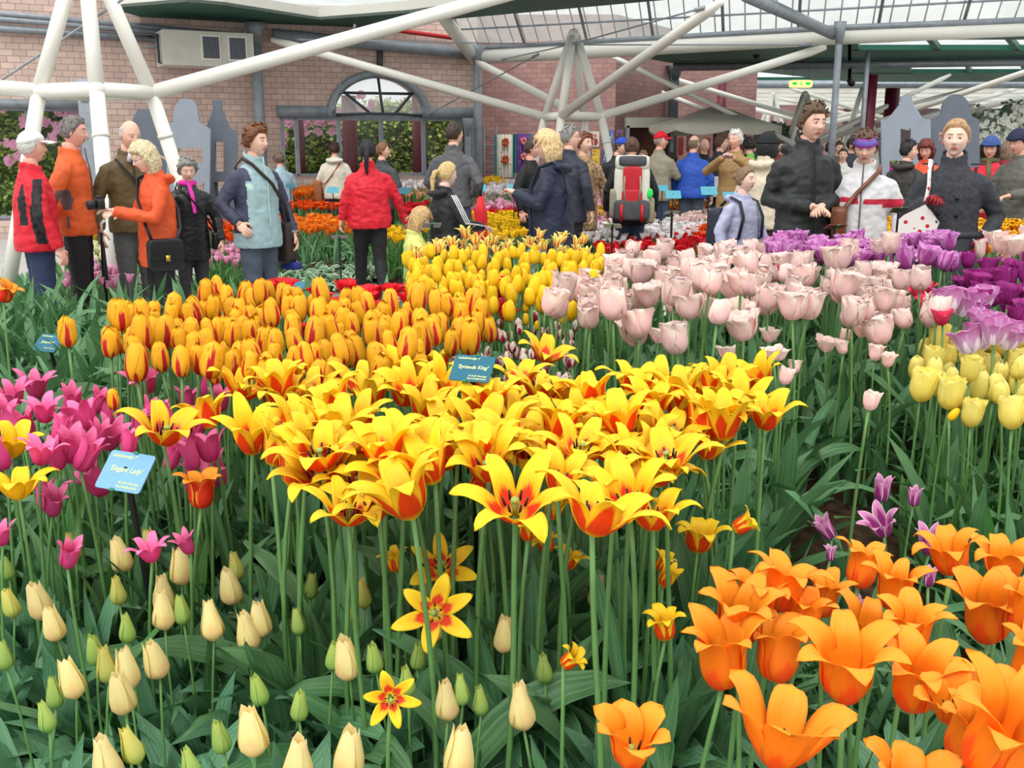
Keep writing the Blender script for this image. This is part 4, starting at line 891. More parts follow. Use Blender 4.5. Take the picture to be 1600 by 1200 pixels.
FB=[
('orange',[(430,301),(505,299),(512,310),(430,312)],.87,.14,'far orange tulip before the window sill'),
('orangered',[(425,313),(542,309),(548,330),(425,335)],1.0,.14,'orange red tulip beside the white jacket woman'),
('orangered',[(320,353),(442,350),(447,378),(330,382)],1.1,.14,'orange red tulip behind the auburn woman'),
('orange',[(445,350),(560,343),(612,350),(570,368),(450,373)],1.1,.14,'orange tulip behind the white edged leaves'),
('pink',[(325,388),(378,386),(385,420),(335,425)],1.2,.13,'pink tulip past the black leather coat'),
('yellow',[(118,353),(205,350),(205,378),(118,378)],1.1,.13,'bright yellow tulip between two men'),
('cream',[(110,390),(210,386),(210,418),(110,420)],1.2,.13,'cream white tulip between two men'),
('pink',[(108,432),(200,430),(210,466),(108,470)],1.27,.12,'low pink and white tulip between two men'),
('yellow',[(590,366),(660,362),(660,382),(595,385)],1.1,.12,'yellow tulip beside the red jacket'),
('yellow',[(742,347),(800,338),(820,355),(820,378),(742,382)],1.05,.11,'brilliant yellow tulip before the navy coat'),
('white',[(756,291),(818,287),(818,306),(756,309)],.84,.15,'white tulip under the brick corner'),
('yellow',[(756,284),(785,283),(785,290),(756,290)],.76,.14,'yellow tulip at the brick corner'),
('pink',[(740,313),(815,309),(818,331),(742,335)],1.0,.13,'pink tulip between grey and navy jackets'),
('red',[(738,334),(815,330),(815,342),(742,346)],1.06,.14,'red tulip behind the brilliant yellow ones'),
('white',[(606,291),(668,291),(668,299),(608,300)],.77,.15,'white tulip behind the red jacket'),
('peach',[(606,302),(666,302),(666,313),(608,315)],.9,.15,'peach tulip behind the red jacket'),
('red',[(622,320),(668,317),(668,338),(625,340)],1.03,.14,'red tulip by the red sleeve'),
('pink',[(890,312),(952,308),(952,328),(890,330)],1.0,.14,'far pink tulip beside the hiker'),
('yellow',[(890,328),(956,325),(956,341),(890,343)],1.05,.13,'golden tulip beside the hiker'),
('pink',[(888,344),(952,341),(952,357),(888,360)],1.1,.13,'nearer pink tulip beside the hiker'),
('white',[(885,366),(945,354),(1010,356),(1110,346),(1132,352),(1100,374),(1010,384),(900,388)],1.12,.13,'white tulip of the drift round the hiker'),
('flamed',[(1036,313),(1148,308),(1152,328),(1036,334)],1.0,.13,'orange yellow tulip under two blue signs'),
('pale',[(1058,338),(1132,331),(1138,350),(1060,353)],1.06,.14,'pale pink tulip behind the lilac jacket'),
('red',[(930,392),(1010,384),(1110,374),(1205,380),(1215,397),(1100,400),(930,404)],1.16,.12,'scarlet tulip behind the blush bed'),
('orangered',[(1084,366),(1134,361),(1136,377),(1086,381)],1.12,.13,'orange red tulip beside the lilac jacket'),
('salmon',[(1380,300),(1440,296),(1590,299),(1600,313),(1385,316)],.93,.15,'salmon pointed tulip behind the lemon ones'),
('lemon',[(1335,318),(1395,312),(1620,316),(1640,352),(1520,352),(1340,347)],1.0,.14,'lemon yellow tulip near the charcoal coat'),
('flamed',[(1316,364),(1420,354),(1640,362),(1660,402),(1330,410)],.82,.115,'red and yellow flamed tulip, far right bed'),
('pale',[(1525,402),(1600,396),(1660,408),(1650,420),(1535,420)],.5,.10,'pale pink tulip above the deep purple ones'),
]
for i,(k,poly,dr,sp,lb) in enumerate(FB):
    farbed(k,poly,dr,sp,200+i,lb,lb[:58],sc=1.15 if dr<1.15 else 1.0,cap=55 if i not in(20,26,27) else 80,ht=.38 if dr<1.2 else (H-dr-.02))
REG2=label_rows()
def polyarea(pp,z):
    Q=[at_z(a,b,z) for a,b in pp]; pl=[(q.x,q.y) for q in Q]
    def f(R):
        for _ in range(60):
            x=R.uniform(min(p[0] for p in pl),max(p[0] for p in pl)); y=R.uniform(min(p[1] for p in pl),max(p[1] for p in pl))
            if inside((x,y),pl): return x,y
        return pl[0]
    return f
leafmass('white_edged_leaves',LEAFE,1300,polyarea([(380,462),(448,468),(560,440),(640,412),(625,385),(520,392),(400,405)],.12),.27,.13,301,None,lambda x,y:.08,lo=(30,75),hi=(-60,20),nv=5,label='white edged low leaves along the far side of the path')
leafmass('path_edge_leaves',LEAFY,700,polyarea([(395,392),(520,378),(600,370),(660,372),(650,385),(560,388),(400,402)],.25),.38,.05,302,None,lambda x,y:.03,nv=4,label='upright green leaves behind the white edged ones')
leafmass('bed_leaves',LEAF,700,polyarea([(100,498),(210,498),(360,480),(390,470),(400,440),(330,425),(100,470)],.1),.24,.07,303,None,lambda x,y:.0,lo=(40,80),hi=(-40,60),nv=4,label='green leaves between the men and the path edge')
leafmass('left_bed_leaves',LEAF,500,polyarea([(-80,490),(60,495),(60,440),(-80,430)],.1),.3,.06,304,None,lambda x,y:.0,nv=4,label='green leaves behind the man in the white cap')
leafmass('middle_bed_leaves',LEAF,900,polyarea([(545,350),(750,350),(950,345),(1150,345),(1200,365),(1050,395),(640,400)],.2),.34,.06,305,None,lambda x,y:.02,nv=4,label='green leaves between the bright far beds')
leafmass('far_bed_leaves',LEAF,900,polyarea([(420,336),(560,335),(1050,330),(1200,335),(1200,322),(900,326),(420,330)],.35),.34,.06,306,None,lambda x,y:.1,nv=4,label='green leaves of the beds before the wall')
leafmass('right_far_leaves',LEAFY,900,polyarea([(1320,355),(1640,358),(1640,325),(1320,325)],.4),.42,.06,307,None,lambda x,y:.3,nv=4,label='green leaves under the lemon yellow tulips')
leafmass('right_edge_leaves',LEAF,500,polyarea([(1310,420),(1500,425),(1640,410),(1640,375),(1310,375)],.5),.38,.06,308,None,lambda x,y:.3,nv=4,label='green leaves under the flamed tulips')
# kerb between bed and path
m=MB(); m.tube([at_z(-100,492,.03),at_z(0,495,.03),at_z(160,504,.03),at_z(443,474,.03),at_z(620,419,.03),at_z(700,402,.03)],.05,4); tag(m.obj('trim_kerb',M['kerb'],smooth=False),kind='structure')

# ---------------------------------------------------------------- gable boards
def board(name,label,polys,holes,d,mt,th=.05,group='grey gable house boards'):
    cu=bpy.data.curves.new(name,'CURVE'); cu.dimensions='2D'; cu.fill_mode='BOTH'; cu.extrude=th/2
    P0=at_y(polys[0][0],polys[0][1],d)
    x0=at_y(polys[0][0],polys[0][1],d).x
    for poly in [polys]+holes:
        sp_=cu.splines.new('POLY'); sp_.points.add(len(poly)-1)
        for i,(px,py) in enumerate(poly):
            q=at_y(px,py,d); sp_.points[i].co=(q.x-x0,max(0,q.z),0,1)
        sp_.use_cyclic_u=True
    o=obj('tmp',cu); o.rotation_euler=(PI/2,0,0); bpy.context.view_layer.update()
    dg=bpy.context.evaluated_depsgraph_get(); me=bpy.data.meshes.new_from_object(o.evaluated_get(dg)); me.name=name
    me.transform(Matrix.Rotation(PI/2,4,'X')); bpy.data.objects.remove(o); bpy.data.curves.remove(cu); me.materials.clear(); me.materials.append(mt)
    t=thing(name,label,'board',(x0,d,0),0,group); obj('face',me,t)
    xs=[at_y(p[0],p[1],d).x-x0 for p in polys]; a,b=min(xs),max(xs)
    mm=MB()
    for x in (a+.15,b-.15): mm.tube([(x,.03,.0),(x,.06,1.1)],.025,6)
    mm.tube([(a+.15,.5,.02),(a+.15,.05,1.0)],.02,6); mm.obj('prop_stay',M['dark_steel'],t)
def rect(x0,y0,x1,y1): return [(x0,y0),(x1,y0),(x1,y1),(x0,y1)]
def dome(cx,cy,rx,ry,n=12,a0=180,a1=0): return [(cx+rx*math.cos(math.radians(a0+(a1-a0)*i/n)),cy-ry*math.sin(math.radians(a0+(a1-a0)*i/n))) for i in range(n+1)]
board('gable_board','dark grey slant-roofed board behind the bald man and the blond woman in orange',[(196,420),(196,212),(216,171),(240,171),(264,212),(264,420)],[],14.9,M['dark_board'])
board('gable_board','light grey round-topped board with two window holes behind the woman with the pink scarf',[(262,430),(262,193),(271,191)]+dome(291,178,19,24)+[(312,191),(329,202),(329,430)],[rect(279,231,317,254),rect(281,286,319,309)],14.5,M['grey_board'])
board('gable_board','dark grey bottle-topped board with a tall window hole beside the pale blue jacket woman',[(329,430),(329,283),(322,202),(333,172),(333,157),(346,157),(347,172),(360,202),(371,203),(371,430)],[rect(337,222,350,268),rect(335,284,369,306)],14.8,M['dark_board'])
board('gable_board','light grey pointed board with a window hole behind the headband woman',[(1377,430),(1377,187),(1388,186),(1407,162),(1410,149),(1423,149),(1426,162),(1441,185),(1453,187),(1453,430)],[rect(1406,201,1422,238),rect(1389,251,1406,270)],14.0,M['grey_board'])
board('gable_board','dark grey round-topped board behind the young woman in the dark coat',[(1452,430),(1452,187),(1468,180),(1470,176)]+dome(1493,174,22,27)+[(1516,176),(1518,182),(1529,187),(1529,430)],[rect(1466,206,1481,226)],14.2,M['dark_board'])
# --- fan unit on the left wall
def fan_unit():
    c=wm(W0,W1); s_,z_=onwall(312,82,W0,W1); P=c@Vector((s_,-.45,z_)); t=thing('fan_heater','cream box fan heater with two dark grilles mounted high on the brick wall','heater',P,math.atan2(W1[1]-W0[1],W1[0]-W0[0])); Lx=1.55
    m=MB(); m.box((0,0,0),(Lx,.75,.58)); o=m.obj('housing',mat('cream_casing',s2l(214,212,200),.5,.06,3),t,smooth=False); 
    for x in (.02,.48):
        m=MB(); m.box((x,-.385,.02),(.34,.03,.42)); fr=m.obj('grille_frame',M['white_tube'],t,smooth=False)
        m=MB(); m.box((x,-.40,.02),(.28,.02,.36),mi=0)
        for k in range(9): m.box((x-.13+k*.0325,-.414,.02),(.008,.01,.36),mi=1)
        m.obj('grille',[mat('grille_dark',s2l(70,74,84),.6),M['grey_steel']],t,smooth=False)
    m=MB(); m.tube([(-.82,.3,.22),(-.82,-.1,.22),(-.82,-.1,-.24),(-.7,-.1,-.26)],.025,8); m.obj('water_pipe',M['dark_steel'],t)
    m=MB(); m.box((.85,.1,.05),(.25,.05,.05)); m.box((-.85,.2,.05),(.2,.05,.05)); m.obj('bracket',M['grey_steel'],t,smooth=False)
fan_unit()
# --- shop front, parasol, pictures, ladder, textiles, exit light
def parasol():
    t=thing('market_parasol','large off white market parasol open over the shop stall','parasol',(xat(1118,23,2),23,0))
    mt=mat('canvas_cream',s2l(188,184,172),.8,.05,4); m=MB(); n=8; R0=1.45; vs=[(0,0,2.42)]; uv=[(0,0)]
    K=n*6
    for j,(rr,z) in enumerate(((.35,2.32),(.9,2.13),(R0,1.98))):
        for i in range(K):
            a=2*PI*i/K; sc_=1-.05*abs(math.sin(a*n/2)); vs.append((rr*sc_*math.cos(a),rr*sc_*math.sin(a),z))
    for i in range(K):
        a=2*PI*i/K; f=abs(math.sin(a*n/2)); vs.append((R0*(1-.05*f)*math.cos(a),R0*(1-.05*f)*math.sin(a),1.98-.10-.10*f))
    fs=[(0,1+i,1+(i+1)%K) for i in range(K)]
    for j in range(3): fs+=[(1+j*K+i,1+(j+1)*K+i,1+(j+1)*K+(i+1)%K,1+j*K+(i+1)%K) for i in range(K)]
    m.add(vs,fs); m.obj('canopy',mt,t)
    m=MB(); m.tube([(0,0,0),(0,0,2.45)],.03,8); m.obj('pole',M['dark_steel'],t)
    m=MB(); m.loft([(0,0,0,.3,.3),(0,0,.1,.28,.28)],16); m.obj('base',M['concrete'],t)
    for k in range(n):
        a=2*PI*k/n; m=MB(); m.tube([(0,0,2.40),(R0*math.cos(a)*.97,R0*math.sin(a)*.97,1.96)],.012,5); m.obj('rib',M['dark_steel'],t)
parasol()
def shop():
    d=24.0; x0,x1=xat(978,d),xat(1046,d); t=thing('shop_kiosk','brown shop kiosk with a pale roller shutter box behind the cap wearers','kiosk',((x0+x1)/2,d,0)); w=x1-x0
    m=MB(); m.box((0,-.05,2.07),(w+.1,.4,.22)); m.obj('shutter_box',mat('shutter_beige',s2l(170,170,158),.6,.05,3),t,smooth=False)
    m=MB(); m.box((0,.15,1),(w,.1,2),mi=0); m.obj('back_panel',mat('shop_dark',s2l(92,58,40),.8,.3,5),t,smooth=False)
    for s_ in(-1,1): m=MB(); m.box((s_*w/2,-.1,1),(.07,.3,2)); m.obj('side_post',M['grey_steel'],t,smooth=False)
    m=MB(); m.box((0,-.1,.9),(w,.5,.06)); m.obj('counter',M['kerb'],t,smooth=False)
shop()
m=MB(); x0,x1=xat(1060,28.9),xat(1160,28.9); 
t=thing('shop_display','dim display of red and brown goods hanging under the parasol','display',((x0+x1)/2,28.6,0))
for k in range(9):
    m=MB(); m.rbox((-.9+k*.24,0,1.55+.1*math.sin(k*2)),(.16,.1,.5)); m.obj('hanging_cloth',mat('goods%d'%(k%3),[s2l(120,44,40),s2l(92,56,48),s2l(142,90,84)][k%3],.8),t)
m=MB(); m.tube([(-1.1,0,1.85),(1.2,0,1.85)],.015,6); m.obj('rail',M['dark_steel'],t)
def picture(px0,py0,px1,py1,cols,label,d=23.75,seed=0):
    a=at_y(px0,py0,d); b=at_y(px1,py1,d); w,h=b.x-a.x,a.z-b.z; t=thing('picture',label,'picture',((a.x+b.x)/2,d,b.z),0,'flower pictures on the brick wall'); R=random.Random(seed)
    m=MB(); m.box((0,0,h/2),(w,.04,h)); m.obj('canvas',mat('canvas%d'%seed,cols[0],.7,.08,4),t,smooth=False)
    m=MB()
    for k in range(7):
        x,z=R.uniform(-.36,.36)*w,h*R.uniform(.25,.85); r=R.uniform(.05,.1)*w*1.3
        for j in range(5): a_=j*1.257; m.ell((x+r*math.cos(a_),-.025,z+r*math.sin(a_)),(r*.7,.006,r*.7),1+k%(len(cols)-1),nu=8,nv=5)
        m.tube([(x,-.022,z),(x*.6,-.022,.08*h)],.008,4,1)
    m.obj('painted_flowers',[MC['canvas%d'%seed]]+[mat('paint%d_%d'%(seed,i),c,.7) for i,c in enumerate(cols[1:])],t)
picture(920,205,936,229,[s2l(226,222,206),s2l(206,66,60),s2l(170,60,60)],'cream picture of red flowers on the brick wall',seed=1)
picture(944,203,959,224,[s2l(120,130,190),s2l(190,200,230),s2l(70,80,150)],'blue picture on the brick wall behind the white leg',seed=2)
picture(925,233,937,257,[s2l(232,190,70),s2l(240,220,120),s2l(200,120,40)],'yellow picture below the cream one',seed=3)
picture(942,233,950,256,[s2l(60,90,170),s2l(180,200,230)],'small deep blue picture below the blue one',seed=4)
picture(963,203,974,213,[s2l(110,140,50),s2l(150,90,170)],'small green and violet picture beside the kiosk post',seed=5)
def textile(px0,px1,py0,py1,c,label,seed,d=22.9):
    a=at_y(px0,py0,d); b=at_y(px1,py1,d); w,h=b.x-a.x,a.z-b.z; t=thing('hanging_textile',label,'textile',((a.x+b.x)/2,d,b.z),0,'flower textiles on show'); m=MB(); n=24; vs=[];fs=[]
    for s_ in (0,.012):
        for j in range(2):
            for i in range(n+1): vs.append((-w/2+w*i/n,.05*math.sin(i*1.3)*(1 if j==0 else .6)+s_,h*(1-j)))
    N=2*(n+1)
    for i in range(n): fs+=[(i,i+1,n+2+i,n+1+i),(N+n+1+i,N+n+2+i,N+i+1,N+i)]
    fs+=[(i,N+i,N+i+1,i+1) for i in range(n)]
    m.add(vs,fs,[0]*len(fs)); m.obj('cloth',mat('cloth%d'%seed,c[0],.85,.08,4),t)
    m=MB(); 
    for k,z in enumerate((.82,.42)):
        for j in range(7): a_=j*.9; r=w*.17; m.ell((w*.05+r*math.cos(a_)*.8,-.06,h*z+r*math.sin(a_)),(w*.11,.02,w*.11),1+j%2,nu=8,nv=5)
    for k in range(7): m.ell((random.Random(seed+k).uniform(-.4,.4)*w,-.05,h*random.Random(k*3+seed).uniform(.1,.95)),(w*.04,.012,w*.05),2,nu=6,nv=4)
    m.obj('flower_print',[MC['cloth%d'%seed]]+[mat('print%d_%d'%(seed,i),q,.8) for i,q in enumerate(c[1:])],t)
    m=MB(); m.box((-w/2-.02,0,h/2),(.05,.05,h)); m.box((w/2+.02,0,h/2),(.05,.05,h)); m.obj('teal_border',mat('teal_cloth',s2l(60,140,132),.8),t,smooth=False)
textile(776,801,210,277,[s2l(226,224,210),s2l(216,110,50),s2l(180,70,36)],'white hanging cloth printed with big orange flowers',1)
textile(806,828,209,270,[s2l(110,70,150),s2l(230,110,110),s2l(240,170,150)],'violet hanging cloth printed with pink flowers',2)
def ladder():
    a=at_y(757,276,23); b=at_y(776,196,23); t=thing('ladder','light aluminium ladder leaning on the brick wall beside the printed cloths','ladder',(a.x,23,0)); w=b.x-a.x
    for x in (0,w): m=MB(); m.tube([(x,0,0),(x-.02,.7,b.z)],.022,6); m.obj('rail',M['grey_steel'],t)
    for k in range(9): z=.25+k*(b.z-.3)/9; m=MB(); m.tube([(0,.7*z/b.z,z),(w,.7*z/b.z,z)],.015,6); m.obj('rung',M['grey_steel'],t)
ladder()
P=at_y(1251,131,21); t=thing('exit_light','hanging emergency exit light with green pictogram under the glass roof','sign light',(P.x,P.y,P.z-.075))
m=MB(); m.rbox((0,0,.075),(.46,.1,.15)); m.obj('lamp_body',emit_mat('exit_cream',s2l(244,240,150),.75),t)
m=MB(); m.box((-.13,-.056,.078),(.09,.01,.05)); m.box((.13,-.056,.078),(.09,.01,.05)); m.obj('green_panel',emit_mat('exit_green',s2l(30,190,70),.8),t,smooth=False)
m=MB(); m.ell((.0,-.056,.098),(.014,.006,.014)); m.tube([(0,-.056,.088),(-.005,-.056,.065),(-.025,-.056,.045)],.008,5); m.tube([(-.005,-.056,.065),(.02,-.056,.05)],.008,5); m.obj('running_figure',MC.get('x') or emit_mat('exit_green2',s2l(60,190,80),.6),t)
m=MB(); m.tube([(-.15,0,.14),(-.15,0,.9)],.004,4); m.tube([(.15,0,.14),(.15,0,.9)],.004,4); m.obj('hanging_wire',M['dark_steel'],t)
for px,py,d,lb in ((1329,128,21,'small black spotlight hanging from the hall roof'),(1181,85,22.5,'black spotlight under the green ceiling')):
    P=at_y(px,py,d); t=thing('spotlight',lb,'spotlight',P,0,'black spotlights'); m=MB(); m.tube([(0,-.08,-.03),(0,.08,.03)],[.07,.05],12); m.obj('lamp_head',M['black_rod'],t); m=MB(); m.tube([(0,0,0),(0,0,.3)],.012,6); m.obj('hanger',M['black_rod'],t)
def cart():
    d=16.0; P=at_y(1090,290,d); t=thing('trolley','metal trolley carrying a brown cardboard box beside the red cap man','trolley',(P.x,d,0))
    for x in (-.28,.28):
        m=MB(); m.tube([(x,-.2,.12),(x,-.2,.72),(x,-.12,.8),(x,.2,.8),(x,.25,.12)],.014,6); m.obj('side_frame',M['grey_steel'],t)
        for y in (-.2,.25): m=MB(); m.tube([(x-.02,y,.08),(x+.02,y,.08)],.08,12); m.obj('wheel',M['black_rod'],t)
    m=MB(); m.tube([(-.35,-.2,.95),(.35,-.2,.95)],.014,6); m.box((0,.02,.5),(.56,.44,.03)); m.obj('shelf',M['grey_steel'],t,smooth=False)
    b=thing('cardboard_box','brown cardboard box with pale lid on the trolley','box',(P.x-.08,d+.02,.52)); m=MB(); m.box((0,0,.19),(.38,.34,.38)); m.obj('carton',mat('cardboard',s2l(170,130,80),.8,.08,6),b,smooth=False); m=MB(); m.box((0,0,.42),(.40,.36,.09)); m.obj('lid',mat('lid_olive',s2l(176,170,130),.8,.05,6),b,smooth=False)
cart()
# --- planting outside the windows and in the far hall ---------------------------
def shrub(nm,label,blobs,mt,n,size,seed,core,flowers=None,fm=None,nf=0,fs_=.09,cat='shrub',group=None,front=-.2):
    """blobs: (x,y,z,rx,ry,rz)"""
    R=random.Random(seed); b0=blobs[0]; t=thing(nm,label,cat,(b0[0],b0[1],0),0,group); base=Vector((b0[0],b0[1],0))
    m=MB()
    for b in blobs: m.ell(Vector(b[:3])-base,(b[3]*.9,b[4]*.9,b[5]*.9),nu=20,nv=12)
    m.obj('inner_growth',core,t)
    def pt(o=1.0):
        while True:
            b=R.choice(blobs); th=R.uniform(0,2*PI); u=R.uniform(-1,1); q=Vector((math.sqrt(1-u*u)*math.cos(th),math.sqrt(1-u*u)*math.sin(th),u))
            if q.y<front+.4: break
        k=R.uniform(.9,1.06)*o
        return Vector(b[:3])+Vector((q.x*b[3]*k,q.y*b[4]*k,q.z*b[5]*k))-base,q
    m=MB()
    for _ in range(n):
        p,q=pt(); E=Euler((R.uniform(-.9,.9),R.uniform(-.9,.9),R.uniform(0,6.28))).to_matrix(); l=size*R.uniform(.7,1.3); w=l*.38
        V=[Vector((0,0,0)),Vector((l*.5,w,.1*l)),Vector((l,0,-.1*l)),Vector((l*.5,-w,.1*l)),Vector((l*.5,0,-.05*l))]
        m.add([p+E@v for v in V],[(0,4,1),(1,4,2),(2,4,3),(3,4,0)],0,[(.5,0),(1,.5),(.5,1),(0,.5),(.5,.5)])
    m.obj('foliage',mt,t,smooth=False)
    if flowers:
        m=MB()
        for b in flowers:
            for _ in range(nf):
                th=R.uniform(0,6.28); rr=R.random()**.5; p=Vector((b[0]+rr*b[2]*math.cos(th),b[4]-R.uniform(0,.15),b[1]+rr*b[3]*math.sin(th)))-base
                for j in range(5):
                    a=j*1.257+R.random(); l=fs_*R.uniform(.7,1.2)*.5; c=Vector((math.cos(a),-.35,math.sin(a)))*l; sd=Vector((-math.sin(a),0,math.cos(a)))*l*.5
                    m.add([p,p+c*.6+sd,p+c,p+c*.6-sd],[(0,1,2,3)],0,[(.5,0),(1,.5),(.5,1),(0,.5)])
        m.obj('blossom',fm,t,smooth=False)
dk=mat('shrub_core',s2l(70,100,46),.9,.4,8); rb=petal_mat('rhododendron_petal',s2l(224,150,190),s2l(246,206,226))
def X(px,d): return xat(px,d,2)
bl=[(X(px,24.5),24.7,z,.62,.62,.7) for px in (600,645,675,695) for z in (.6,1.3,1.9)]
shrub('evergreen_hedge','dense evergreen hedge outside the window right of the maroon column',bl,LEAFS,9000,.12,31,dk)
bl=[(X(px,23.8),24.2,z,.9,.8,.7) for px in (425,475,525,565) for z in (.5,1.2,1.8)]
fl=[(X(445,23.2),2.3,.45,.35,23.1),(X(455,23.2),1.95,.35,.2,23.1),(X(520,23.2),2.35,.7,.25,23.1),(X(500,23.2),2.15,.3,.25,23.1),(X(437,23.2),1.65,.12,.12,23.1),(X(570,23.2),2.35,.3,.15,23.1)]
def scatter(fl,seed,n):
    R=random.Random(seed); out=[]
    for _ in range(n):
        f=R.choice(fl); out.append((f[0]+R.uniform(-1.2,1.2)*f[2],f[1]+R.uniform(-1.2,1.2)*f[3],R.uniform(.05,.11),R.uniform(.04,.08),f[4]))
    return out
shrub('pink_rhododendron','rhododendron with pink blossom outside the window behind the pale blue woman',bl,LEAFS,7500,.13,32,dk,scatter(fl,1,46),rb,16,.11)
bl=[(X(px,19.5),19.6+.3*abs(px-60)/100,z,.9,.7,.6) for px in (-60,10,70,125) for z in (.6,1.5,2.3)]
fl=[(X(30,18.6),2.3,.5,.3,18.8),(X(70,18.6),2.15,.4,.3,18.8),(X(8,18.6),2.0,.3,.35,18.8),(X(95,18.6),1.9,.25,.45,18.8),(X(115,18.6),2.2,.25,.25,18.8),(X(20,18.6),1.5,.2,.2,18.8),(X(118,18.6),1.2,.1,.3,18.8)]
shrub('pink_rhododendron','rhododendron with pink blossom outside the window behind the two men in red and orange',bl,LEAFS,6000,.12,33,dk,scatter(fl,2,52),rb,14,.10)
wb2=petal_mat('white_blossom',s2l(226,226,214),s2l(248,248,240)); dk2=mat('grey_growth',s2l(150,156,138),.9,.3,8)
bl=[(X(px,23),23+.1*i,z,.45,.4,.42) for i,(px,z) in enumerate(((1545,1.9),(1560,1.4),(1590,2.1),(1612,2.0),(1640,2.1),(1540,1.1),(1535,2.0)))]
shrub('white_flowering_shrub','shrub covered in white blossom behind the red jacket child',bl,LEAFG,1200,.1,34,dk2,[(b[0],b[2],.45,.42,b[1]-.35) for b in bl],wb2,80,.12)
bl=[(X(1215,24),24,1.75,.35,.3,.3),(X(1232,24),24,1.6,.3,.3,.35),(X(1200,24),24,1.65,.3,.3,.25)]
shrub('grey_shrub','grey green potted shrub behind the tall man in black',bl,LEAFG,900,.11,35,dk2)
bl=[(X(1475,18),18,1.7,.16,.2,.2)]
shrub('pink_white_shrub','sprays of pink white blossom showing through the dark gable board',bl,LEAFG,100,.07,36,dk2,[(X(1475,18),1.72,.2,.18,17.8)],rb,60,.09)
P=at_y(1397,263,14.9)
shrub('magenta_azalea','low magenta azalea behind the pale gable board opening',[(P.x,15.0,P.z-.12,.25,.2,.2)],LEAFS,200,.06,37,dk,[(P.x,P.z-.05,.22,.12,14.8)],petal_mat('magenta_petal',s2l(210,40,170),s2l(236,90,200)),70,.07)
m=MB(); m.box((0,30,-.3),(60,20,.1)); 
# ---------------------------------------------------------------- plant labels on stakes
def tmesh(txt,size,mt,name='lettering'):
    cu=bpy.data.curves.new('t','FONT'); cu.body=txt; cu.size=size; cu.extrude=.0003; cu.shear=.25; cu.resolution_u=3; cu.offset=size*.012
    o=obj('tmp',cu); bpy.context.view_layer.update(); dg=bpy.context.evaluated_depsgraph_get(); me=bpy.data.meshes.new_from_object(o.evaluated_get(dg)); me.name=name
    bpy.data.objects.remove(o); bpy.data.curves.remove(cu); me.materials.clear(); me.materials.append(mt); xs=[v.co.x for v in me.vertices]; return me,(min(xs),max(xs))
ltr=mat('label_lettering',s2l(214,232,170),.5,.02)
SPM={}
def platemat(col,key,glint=False):
    if key in SPM: return SPM[key]
    m,nt,b=newmat('label_plate_'+key); b.inputs['Roughness'].default_value=.3; nz=noise_(nt,60,3)
    nt.links.new(mixc(nt,tuple(c*.85 for c in col),col,nz),b.inputs['Base Color']); SPM[key]=m; return m
def sign(px,py,d,w,yaw,tilt,col,key,label,foot=None,text=None,back=False,hgt=.72,group='plant labels on stakes'):
    P=at_y(px,py,d); yw=math.radians(yaw); t=math.radians(tilt); h=w*hgt
    u=Vector((math.cos(yw),-math.sin(yw),0)); v=Vector((math.sin(t)*math.sin(yw),math.sin(t)*math.cos(yw),math.cos(t))); n=u.cross(v)   # n faces the viewer side / up
    if back: v=Vector((-math.sin(t)*math.sin(yw),-math.sin(t)*math.cos(yw),math.cos(t))); n=u.cross(v)
    R3=Matrix((u,v,n)).transposed()
    gx,gy=P.x,P.y+.03; gz=hz(gx,gy) if gy<7 else .0
    if foot: gx+=foot[0]; gy+=foot[1]; gz=hz(gx,gy)
    base=Vector((gx,gy,gz-.05)); th=thing('plant_label',label,'plant label',base,0,group)
    m=MB(); m.tube([(0,0,0),P+Vector((0,.008,-h*.2))-base,P+Vector((0,.006,h*.1))-base],[.006,.006,.004],8); m.obj('stake',M['black_rod'],th)
    pl=MB(); r=w*.06; pts=[]
    for cx_,cy_,a0 in ((w/2-r,h/2-r,0),(-w/2+r,h/2-r,90),(-w/2+r,-h/2+r,180),(w/2-r,-h/2+r,270)):
        for k in range(5): a=math.radians(a0+k*22.5); pts.append((cx_+r*math.cos(a),cy_+r*math.sin(a)))
    k=len(pts); vs=[(x,y,.001) for x,y in pts]+[(x,y,-.001) for x,y in pts]
    pl.add(vs,[tuple(range(k)),tuple(range(2*k-1,k-1,-1))]+[(i,i+k,(i+1)%k+k,(i+1)%k) for i in range(k)])
    o=pl.obj('plate',platemat(col,key),th,smooth=False); o.matrix_local=Matrix.Translation(P-base)@R3.to_4x4()
    for yy in (h/2,-h/2):
        c=MB(); c.box((-.012*w*8*(1 if yy<0 else -.6),yy,0),(w*.09,w*.05,.006)); cl=c.obj('clip',M['clip'],o,smooth=False)
    if back: c=MB(); c.box((0,0,.004 if not back else .003),(w*.12,h*1.0,.004)); c.obj('clip_strip',M['clip'],o,smooth=False)
    if text:
        for body,sz,xx,yy,al in text:
            me,(a,b)=tmesh(body,sz*w,ltr); q=obj('lettering',me,o); q.location=((xx*w-a) if al=='l' else (xx*w-b) if al=='r' else -(a+b)/2+xx*w,yy*h,.0014)
TEAL=s2l(6,100,124); 
TX=lambda nm:[('Leliebloemige T',.085,-.42,.34,'l'),(nm,.135,.03,-.02,'c'),('W.A.M. Pennings',.066,.42,-.32,'r'),('Noordwijkerhout',.066,.42,-.42,'r')]
sign(196,737,1.72,.102,24,42,s2l(118,170,206),'pale','pale blue plant label with a water streak on a tall black stake',foot=(.055,-.03),text=TX("'Elegant Lady'"))
sign(738,576,1.93,.083,20,46,TEAL,'teal','teal plant label in the midst of the flame tulips',foot=(.01,0),text=TX("'Synaeda King'"))
sign(75,536,3.35,.10,22,48,TEAL,'teal','teal plant label above the pink tulips before the blue jeans',foot=(.06,-.02),text=[('Leliebloemige T',.085,-.42,.34,'l'),("'Jacqueline'",.13,0,-.02,'c'),('W.A.M. Pennings',.066,.42,-.32,'r')])
